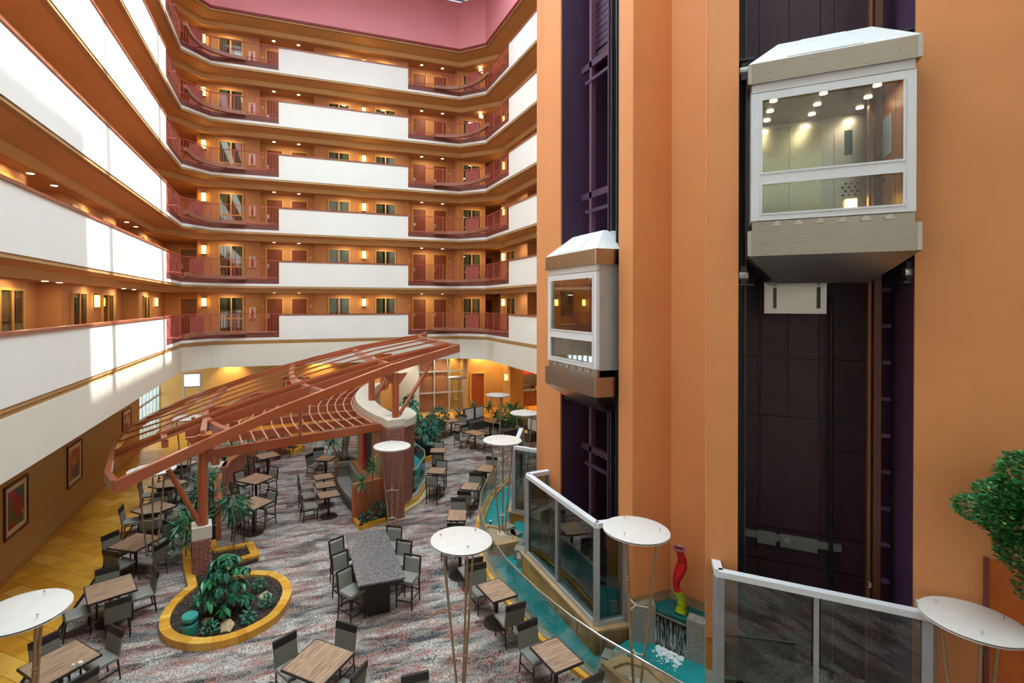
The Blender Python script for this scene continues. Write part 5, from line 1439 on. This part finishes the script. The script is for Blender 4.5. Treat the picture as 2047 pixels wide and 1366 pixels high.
pb_ = E('palm_planter', (2.05,20.75,0), 0, 'wooden framed planter box at the far end of the banquette', 'planter')
O('box', MB().box(-0.32,0.5,-0.42,0.42,0,0.72), CAPB, pb_); O('rim', MB().box(-0.36,0.54,-0.46,-0.36,0.72,0.78).box(-0.36,0.54,0.36,0.46,0.72,0.78).box(-0.36,-0.26,-0.36,0.36,0.72,0.78).box(0.44,0.54,-0.36,0.36,0.72,0.78), CAPB, pb_)
bs = E('booth_sofa', (2.45,24.2,0), -0.2, 'grey booth seat beyond the palm under the low trellis', 'sofa')
O('seat_cushion', MB().box(-0.6,0.1,-0.7,0.7,0,0.46), VIN, bs); O('backrest', MB().box(0.0,0.16,-0.7,0.7,0.46,1.2), TWEED, bs)
# granite communal table with its chairs
gt = E('communal_table', (1.95,12.45,0), 0, 'long grey granite communal table on a black pedestal', 'table')
O('granite_top', MB().box(-0.535,0.535,-1.29,1.29,0.955,1.0), GRAN, gt, bevel=0.006)
O('apron', MB().box(-0.50,0.50,-1.25,1.25,0.86,0.955), BLKW, gt)
O('pedestal', MB().box(-0.26,0.26,-0.85,0.85,0.0,0.86), BLKW, gt)
for nm, bx_, by_, f in (('farthest on the left side',1.15,13.46,-60),('middle on the left side',1.16,12.68,-66),('nearest on the left side',1.2,11.86,-58),('farthest on the right side',2.72,13.66,-122),('middle on the right side',2.80,12.78,-130),('nearest on the right side',2.83,11.97,-128)):
    fromback('b',bx_,by_,f,'tall grey bar chair at the granite table, '+nm,'bar chairs at the granite table')
# bottom centre table
top_table(0.92,0.92,0.76,'square wood-topped table at the bottom centre of the picture',GT,rad(46),(0.49,9.38,0))
fromback('d',-0.08,10.0,-60,'grey chair behind left of the bottom centre table',GD)
fromback('d',1.03,10.02,229,'grey chair behind right of the bottom centre table',GD)
fromback('d',1.10,8.72,138,'grey chair front right of the bottom centre table',GD)
fromback('d',-0.12,8.75,46,'grey chair front left of the bottom centre table, at the picture edge',GD)
fromback('d',2.0,8.25,-92,'lone grey chair with only its black top rail showing at the bottom edge',GD)
# tables along the channel
for nm, x, y, w, d, a in (('fourth from the camera',4.94,14.5,0.80,0.58,69),('fifth from the camera',6.03,16.66,0.74,0.60,58),('sixth from the camera',7.28,18.3,0.84,0.60,53)):
    if nm[0:2] == 'fo': x -= 0.12
    top_table(w,d,0.76,'small wood-topped table along the glass rail, '+nm,'tables along the channel',rad(a),(x,y,0))
    for s, wd in ((1,'far'),(-1,'near')):
        t = rad(a); chair('d', x+s*0.66*math.cos(t), y+s*0.66*math.sin(t), a+180 if s > 0 else a, 'grey chair on the %s side of the channel table %s' % (wd, nm), GD)
for nm, x, y in (('nearest the camera',4.62,8.12),('second from the camera',4.40,10.4),('third from the camera',4.25,12.55)):
    top_table(0.64,0.78,0.76,'small wood-topped table along the glass rail, '+nm,'tables along the channel',rad(8),(x,y,0))
for nm, x, y, f in (('far side of the nearest channel table',4.44,8.90,-80),('near side of the nearest channel table',4.82,7.26,100),('far side of the second channel table',4.27,11.26,-85),('near side of the second channel table',4.46,9.55,95),('near side of the third channel table',4.30,11.62,92),('far side of the third channel table',4.2,13.4,-88)):
    fromback('d',x,y,f,'grey chair with black top rail on the '+nm,GD)
# middle and back tables
for nm, x, y, w, d, a in (('beside the aqua pool',5.22,18.1,0.70,0.62,62),('behind the aqua pool',6.0,20.6,0.66,0.66,72)):
    t = top_table(w,d,0.95,'small wood-topped bar table '+nm,GBT,rad(a),(x,y,0)); t.name = 'bar_table'
    for s, wd in ((1,'far'),(-1,'near')):
        q = rad(a); chair('b', x+s*0.62*math.cos(q), y+s*0.62*math.sin(q), a+180 if s > 0 else a, 'tall grey bar chair on the %s side of the bar table %s' % (wd, nm), GB)
t = top_table(0.66,0.66,0.95,'wood-topped bar table partly hidden behind the lamp at the brick pier',GBT,rad(30),(5.7,23.0,0)); t.name = 'bar_table'
chair('b',6.4,22.7,160,'tall grey bar chair seen from behind right of the table at the brick pier',GB)
chair('b',5.1,23.3,-20,'tall grey bar chair left of the table at the brick pier',GB)
top_table(1.04,0.72,0.76,'wood-topped table for four in the middle of the back carpet',GT,rad(-66),(8.77,23.51,0))
for dx, dy, f, nm in ((-0.72,0.1,0,'left'),(0.78,-0.15,180,'right'),(-0.05,0.8,-85,'far'),(0.15,-0.82,95,'near')):
    chair('d',8.77+dx,23.51+dy,f+20,'grey chair on the %s side of the table for four at the back' % nm,GD)
top_table(0.82,0.66,0.76,'wood-topped table in front of the back glazing beside the long bed',GT,rad(18),(8.45,26.38,0))
chair('d',7.9,25.85,40,'grey chair left of the table in front of the back glazing',GD); chair('d',9.1,26.75,205,'grey chair right of the table in front of the back glazing',GD)
chair('d',6.9,26.8,-60,'grey chair alone beyond the fig tree',GD)
bt = E('booth_table', (10.75,25.75,0), rad(20), 'dark glossy booth table before the silver backed seats', 'table')
O('table_top', MB().box(-0.6,0.6,-0.38,0.38,0.72,0.76), M('dark_gloss_top', srgb(30,52,50), 0.08), bt); O('pedestal', MB().box(-0.3,0.3,-0.1,0.1,0,0.72), BLKW, bt)
for k, (x, y, rz, lb) in enumerate(((9.95,27.2,rad(24),'dark booth seat with a silver grey back, left of the pair'),(10.72,27.55,rad(24),'dark booth seat with a silver grey back, right of the pair'),(12.0,23.9,rad(-75),'dark booth seat with a curved silver back behind the right lamps'))):
    r = E('booth_sofa', (x,y,0), rz, lb, 'sofa', 'silver backed booth seats')
    O('seat_cushion', MB().box(-0.4,0.4,-0.42,0.25,0.0,0.46), BOOTH, r, bevel=0.03); O('backrest', MB().box(-0.4,0.4,0.2,0.36,0.0,1.15), BOOTH, r, bevel=0.03)
    O('back_fabric', MB().box(-0.33,0.33,0.165,0.2,0.5,1.1), BOOTHS, r, bevel=0.02)
r = E('booth_sofa', (11.1,24.7,0), rad(20), 'low dark ottoman seat in front of the booth table', 'sofa'); O('seat_cushion', MB().box(-0.5,0.5,-0.25,0.25,0.0,0.46), BOOTH, r, bevel=0.03)
# small things on the bottom left table's far edge
r = E('condiment_set', (-3.62,10.62,0.762), 0.4, 'small white shakers at the edge of the bottom left table', 'condiments')
O('shaker', MB().lathe([(0,0),(0.022,0),(0.02,0.07),(0,0.075)],n=10), SIGNW, r); O('sugar_pot', MB().lathe([(0,0),(0.035,0),(0.035,0.05),(0,0.055)],(0.1,0.02,0),12), SIGNW, r)

# ------------------------------------------------------------------ uplight lamps with round disc tops
def make_lamp(H_):
    r = E('disc_lamp', cat='lamp'); R_ = 0.575
    O('disc', MB().lathe([(0,H_+0.012),(R_-0.02,H_),(R_,H_-0.008),(R_-0.02,H_-0.014),(0,H_-0.014)],n=48), LAMPT, r, smooth=True)
    O('gap_ring', MB().lathe([(0,H_-0.034),(R_-0.06,H_-0.034),(R_-0.06,H_-0.014),(0,H_-0.014)],n=40), DKGREY, r)
    O('lower_disc', MB().lathe([(0,H_-0.17),(0.13,H_-0.16),(0.30,H_-0.10),(R_-0.02,H_-0.05),(R_,H_-0.04),(R_-0.02,H_-0.034),(0,H_-0.034)],n=48), LAMPT, r, smooth=True)
    tops = []
    for k in range(3):
        a = 2*PI*k/3+0.5; c, s = math.cos(a), math.sin(a); tops.append((c,s))
        ra, rb = 0.36, 0.085
        O('leg', MB().tube([(ra*c,ra*s,H_-0.08),(0.30*c,0.30*s,H_-0.7),(0.20*c,0.20*s,1.1),(rb*c,rb*s,0.02)],0.023,10), LAMPG, r, smooth=True)
        m = MB()
        for z, rr in ((H_-0.75,0.295),(H_-0.82,0.288),(H_-1.75,0.185),(H_-1.82,0.178)): m.lathe([(0.024,-0.012),(0.032,-0.006),(0.032,0.006),(0.024,0.012)],(rr*c,rr*s,z),10)
        O('leg_collar', m, LAMPG, r)
        O('finial', MB().tube([(0.40*c,0.40*s,H_),(0.40*c,0.40*s,H_+0.035)],0.008,6).lathe([(0,-0.014),(0.018,-0.006),(0.02,0.004),(0.012,0.014),(0,0.016)],(0.40*c,0.40*s,H_+0.045),8), CHROME, r)
        O('top_arm', MB().tube([(ra*c,ra*s,H_-0.13),(0.1*c,0.1*s,H_-0.15)],0.014,6), LAMPG, r)
    for z, rr in ((1.42,0.225),(0.55,0.135)):
        m = MB()
        for c, s in tops: m.tube([(0,0,z),(rr*c,rr*s,z)],0.013,8)
        O('brace', m, LAMPT, r)
    O('base_plate', MB().lathe([(0,0),(0.15,0),(0.15,0.012),(0.1,0.022),(0,0.022)],n=24), LAMPT, r)
    return r
LG = 'three legged disc lamps'
l1 = make_lamp(2.8); l1.location = (3.03,8.85,0); l1['label'] = 'large disc lamp standing on the carpet right of the granite table'; l1['group'] = LG
for k, (x, y, rz, lb) in enumerate(((-3.47,15.35,0.3,'disc lamp by the third left table, its disc under the canopy tip'),(3.01,15.45,0.9,'disc lamp in front of the tall brick pier'),(9.58,22.5,0.2,'disc lamp before the silver booth seats, third from the back door'),(9.0,18.4,0.6,'disc lamp half hidden by the orange tower edge'),(9.57,28.73,0.1,'farthest disc lamp in front of the back glazing'),(-3.62,8.87,0.8,'disc lamp cut by the left edge of the picture'),(-3.79,21.92,0.4,'far left disc lamp seen through the canopy slats'),(9.0,4.24,1.2,'nearest disc lamp at the right edge before the tree'))):
    dup(l1, (x,y,0), rz, lb, LG)
dup(l1, (5.99,13.72,0.36), 0.6, 'disc lamp on the pebble island beside the far glass screen', LG)
dup(l1, (5.88,7.47,0.36), 0.95, 'disc lamp on the pebble island in front of the red glass sculpture', LG)

# ------------------------------------------------------------------ plants
def blade(l, w, droop, n=5, fold=0.15):
    # a leaf along +x, narrow strip with a folded midrib
    A, B, C = [], [], []
    for k in range(n+1):
        t = k/n; x = l*t*math.cos(droop*t*0.6); z = -l*droop*t*t*0.5; ww = w*0.5*(math.sin(PI*min(1,0.12+0.88*t))**0.7 if t < 1 else 0.02)
        A.append((x,-ww,z+ww*fold)); B.append((x,0,z)); C.append((x,ww,z+ww*fold))
    m = MB(); m.loft(A,B); m.loft(B,C); return m
def leaf_obj(me, par, loc, az, el, sc=1.0, roll=0.0):
    o = bpy.data.objects.new('leaf', me); COL.objects.link(o); o.parent = par; o.location = loc
    o.rotation_euler = (roll, -el, az); o.scale = (sc,sc,sc); return o
def spiky(loc, stems, label, mat=LEAF1, l=0.55, w=0.045, nleaf=34, base_z=0.1, group=None):
    r = E('yucca', (loc[0],loc[1],base_z), 0, label, 'plant', group); me = blade(l,w,0.5,5).mesh('leaf', mat, recalc=False)
    for (dx, dy, h) in stems:
        O('stem', MB().tube([(0,0,0),(dx*0.4,dy*0.4,h*0.5),(dx,dy,h)],0.028,7,0.018), BARKM, r)
        for k in range(nleaf):
            az = 2.399*k+random.uniform(-0.2,0.2); el = 1.25-1.9*(k/nleaf)+random.uniform(-0.15,0.15)
            leaf_obj(me, r, (dx,dy,h-0.05*(k/nleaf)), az, el, random.uniform(0.8,1.1))
    return r
def palmate(loc, label, h, spread, whorls, l=0.24, w=0.085, mat=LEAF2, base_z=0.1):
    r = E('umbrella_plant', (loc[0],loc[1],base_z), 0, label, 'plant'); me = blade(l,w,0.9,4,0.25).mesh('leaf', mat, recalc=False); me2 = blade(l,w,0.6,4,0.25).mesh('leaf', LEAF1, recalc=False)
    for k in range(4):
        a = k*1.6; O('stem', MB().tube([(0,0,0),(0.1*math.cos(a),0.1*math.sin(a),h*0.5),(0.2*spread*math.cos(a),0.2*spread*math.sin(a),h*0.85)],0.018,6,0.008), BARKM, r)
    st = MB()
    for k in range(whorls):
        t = (k+0.5)/whorls; z = h*(0.25+0.75*t)+random.uniform(-0.08,0.08); a = 2.399*k; rr = spread*math.sqrt(max(0.05,1-t**1.6))*random.uniform(0.6,1.0)
        p = Vector((rr*math.cos(a), rr*math.sin(a), z)); st.tube([(rr*0.2*math.cos(a),rr*0.2*math.sin(a),z-0.12),tuple(p)],0.006,4)
        tilt = 0.35
        for q in range(8):
            az = a+2*PI*q/8; leaf_obj(me if random.random() < .7 else me2, r, tuple(p), az, -0.25+random.uniform(-0.2,0.15)-tilt*math.cos(az-a), random.uniform(0.8,1.15))
    O('leaf_stalks', st, LEAF1, r)
    return r
def foliage(name, loc, label, pts, mat, n, l, w, seed, mat2=None, stems=(), base_z=0.0, cat='plant', group=None, up=0.2):
    # crown made of many small leaves spread through ellipsoids (x,y,z,rx,ry,rz)
    rnd = random.Random(seed); r = E(name, (loc[0],loc[1],base_z), 0, label, cat, group)
    for mt, share in ((mat, 0.65 if mat2 else 1.0), (mat2, 0.35)):
        if mt is None: continue
        m = MB(); vol = [p[3]*p[4]*p[5] for p in pts]; tot = sum(vol)
        for p, v in zip(pts, vol):
            for k in range(int(n*share*v/tot)):
                while True:
                    q = Vector((rnd.uniform(-1,1),rnd.uniform(-1,1),rnd.uniform(-1,1)))
                    if 0.15 < q.length < 1: break
                q *= (rnd.uniform(0.75,1.0)/q.length)**0.6
                c = Vector((p[0]+q.x*p[3], p[1]+q.y*p[4], p[2]+q.z*p[5]))
                d = Vector((q.x, q.y, rnd.uniform(-0.5,0.7)+up)).normalized(); s = d.cross(Vector((rnd.uniform(-.6,.6),rnd.uniform(-.6,.6),1))).normalized()
                L_, W_ = l*rnd.uniform(0.7,1.2), w*rnd.uniform(0.7,1.2); u = s.cross(d)*0.15*W_
                m.add([tuple(c), tuple(c+d*L_*0.5+s*W_*0.5+u), tuple(c+d*L_), tuple(c+d*L_*0.5-s*W_*0.5+u)], [(0,1,2),(0,2,3)])
        me = m.mesh('foliage', mt, recalc=False); o = bpy.data.objects.new('foliage', me); COL.objects.link(o); o.parent = r; o['kind'] = 'stuff'
    for pts_, ra, rb in stems: O('stem', MB().tube(pts_, ra, 7, rb), BARKM, r)
    return r
palmate((-1.42,12.72), 'large glossy umbrella plant with drooping palmate leaves in the keyhole planter', 1.32, 0.62, 35, 0.25, 0.10)
for k, (x, y, w) in enumerate(((-2.0,13.15,'left of the umbrella plant'),(-1.62,11.95,'at the front kerb of the keyhole planter'),(-0.88,12.1,'right of the front rock'),(-0.52,12.62,'in front of the right rock'),(-0.72,13.4,'behind the right rock'))):
    foliage('low_shrub', (x,y), 'small leafy shrub in the mulch '+w, [(0,0,0.13,0.14,0.14,0.14)], LEAF3, 90, 0.09, 0.05, 50+k, LEAF1, base_z=0.09, group='small shrubs in the keyhole planter')
# drooping dracaenas at the near end of the divider bed
foliage('corn_plant', (-1.55,15.9), 'drooping corn plant with glossy leaves on a thin stem behind the near pier', [(0,0,1.35,0.33,0.33,0.34)], LEAF2, 130, 0.42, 0.06, 71, LEAF1, [([(0,0,0),(0.06,0.02,0.7),(0,0,1.3)],0.022,0.014)], 0.1, up=-0.5)
foliage('corn_plant', (-2.75,15.75), 'bushy corn plant left of the near canopy post', [(0,0,0.75,0.34,0.34,0.42),(0.1,0.3,0.95,0.3,0.3,0.3)], LEAF1, 190, 0.4, 0.055, 72, LEAF2, [([(0,0,0),(0.02,0.02,0.8)],0.02,0.012)], 0.1, up=-0.3)
for k, (x, y, h) in enumerate(((-2.55,17.4,1.4),(-2.72,18.6,1.25),(-2.9,19.6,1.1),(-2.3,23.0,1.2),(-1.75,24.2,1.2),(-2.75,22.2,1.0))):
    spiky((x,y), [(0,0,h),(0.25,0.2,h*0.65)], 'spiky blue green yucca in the bed behind the divider, number %s from the camera' % ('one','two','three','four','five','six')[k], LEAF3 if k % 2 == 0 else LEAF1, 0.62, 0.06, 26, 0.2, 'yuccas in the divider bed')
for k, (x, y, r_) in enumerate(((-2.7,17.0,0.5),(-2.9,18.1,0.45),(-2.8,19.2,0.45),(-2.0,22.6,0.5),(-1.5,24.0,0.5),(-1.1,25.0,0.5))):
    foliage('leafy_shrub', (x,y), 'low leafy shrub filling the divider bed, number %s from the camera' % ('one','two','three','four','five','six')[k], [(0,0,0.35,r_,r_,0.4)], LEAF2, 420, 0.14, 0.06, 90+k, LEAF1, base_z=0.2, group='low shrubs in the divider bed')
spiky((2.55,16.5), [(-0.35,-0.1,1.35),(0.05,0.05,1.75)], 'two headed yucca on thin stems beside the tall brick pier', LEAF1, 0.46, 0.04, 38, 0.1)
foliage('low_shrub', (2.35,16.4), 'dark low shrub at the foot of the two headed yucca', [(0,0,0.15,0.22,0.15,0.15),(0.4,0.2,0.25,0.2,0.15,0.25)], LEAF2, 150, 0.16, 0.06, 61, LEAF3, base_z=0.1)
spiky((2.0,20.7), [(-0.35,-0.25,1.15),(0.05,-0.1,1.6),(-0.8,0.3,1.35)], 'big palm with long drooping fronds beyond the banquette', LEAF3, 0.85, 0.07, 34, 0.72)
foliage('low_shrub', (2.3,20.75), 'low shrub in the wooden planter under the palm', [(0,0,0.1,0.2,0.2,0.14)], LEAF2, 120, 0.14, 0.06, 62, LEAF1, base_z=0.72)
palmate((5.2,22.6), 'tall dark rubber tree with layered leaves beside the rounded wall', 2.9, 0.85, 30, 0.34, 0.15, LEAF3, 0.14)
foliage('flower_shrub', (5.3,22.2), 'dark shrub at the foot of the rubber tree', [(0,0,0.45,0.3,0.3,0.35)], LEAF2, 200, 0.14, 0.08, 63, LEAF4, base_z=0.14)
for k, (x, y, w) in enumerate(((6.3,23.4,'nearest the aqua pool'),(6.7,24.6,'second in the long bed'),(7.2,25.8,'third in the long bed'),(8.1,27.6,'farthest in the long bed'))):
    foliage('leafy_shrub', (x,y), 'blue green leafy shrub in the back bed, '+w, [(0,0,0.55,0.55,0.55,0.6)], LEAF3, 420, 0.22, 0.09, 110+k, LEAF2, base_z=0.14, group='shrubs of the long back bed')
for k, (x, y, h, w) in enumerate(((11.3,30.8,0.9,'in front of the brown back door'),(12.5,30.9,0.7,'right of the brown back door'),(9.7,29.0,0.8,'beside the farthest lamp'),(11.6,27.6,1.0,'right of the booth seats'),(12.5,26.9,1.6,'with broad banana leaves behind the booth'))):
    spiky((x,y), [(0,0,h*0.5),(0.15,0.1,h*0.3)], 'green leafy plant '+w, LEAF4 if k == 4 else LEAF2, 0.5+0.35*(k == 4), 0.08+0.1*(k == 4), 22, 0.1)
for k, (x, y) in enumerate(((11.5,25.6),(12.4,25.4),(11.9,26.6))):
    foliage('leafy_shrub', (x,y), 'dense shrub in the right back bed, number %s from the left' % ('one','two','three')[k], [(0,0,0.5,0.6,0.6,0.6)], LEAF3, 420, 0.16, 0.07, 130+k, LEAF4, base_z=0.34, group='shrubs of the right back bed')
# the tree at the right edge
tx, ty = 9.25, 3.85
br = []
for k in range(14):
    a = 2.4*k; z = 3.75+0.09*k; rr = random.uniform(0.15,0.33); br.append(([(0.1,-0.1,z-0.5),(rr*0.5*math.cos(a),rr*0.5*math.sin(a),z),(rr*math.cos(a),rr*math.sin(a),z+0.25)],0.014,0.005))
foliage('ficus_tree', (tx,ty), 'bushy green ficus tree at the right edge of the picture', [(0.08,-0.1,4.85,0.42,0.42,0.42),(-0.26,0.24,4.38,0.36,0.36,0.22),(-0.1,0.1,4.62,0.36,0.36,0.2),(0.1,0.0,4.3,0.5,0.5,0.42),(0.12,-0.1,3.85,0.46,0.42,0.3),(0.16,-0.15,3.4,0.3,0.3,0.2)], LEAF1, 9500, 0.055, 0.05, 3, LEAF4, [([(0.2,-0.25,0.0),(0.15,-0.2,2.4),(0.1,-0.1,3.6),(0.05,-0.1,4.8)],0.05,0.02)]+br, 0.0, 'tree')
fp = E('tree_pot', (tx+0.2,ty-0.25,0), 0, 'round terracotta pot under the ficus tree', 'pot')
O('pot_body', MB().lathe([(0,0),(0.22,0),(0.3,0.5),(0.33,0.55),(0.27,0.55),(0.24,0.48),(0,0.48)],n=24), TERRA, fp, smooth=True)
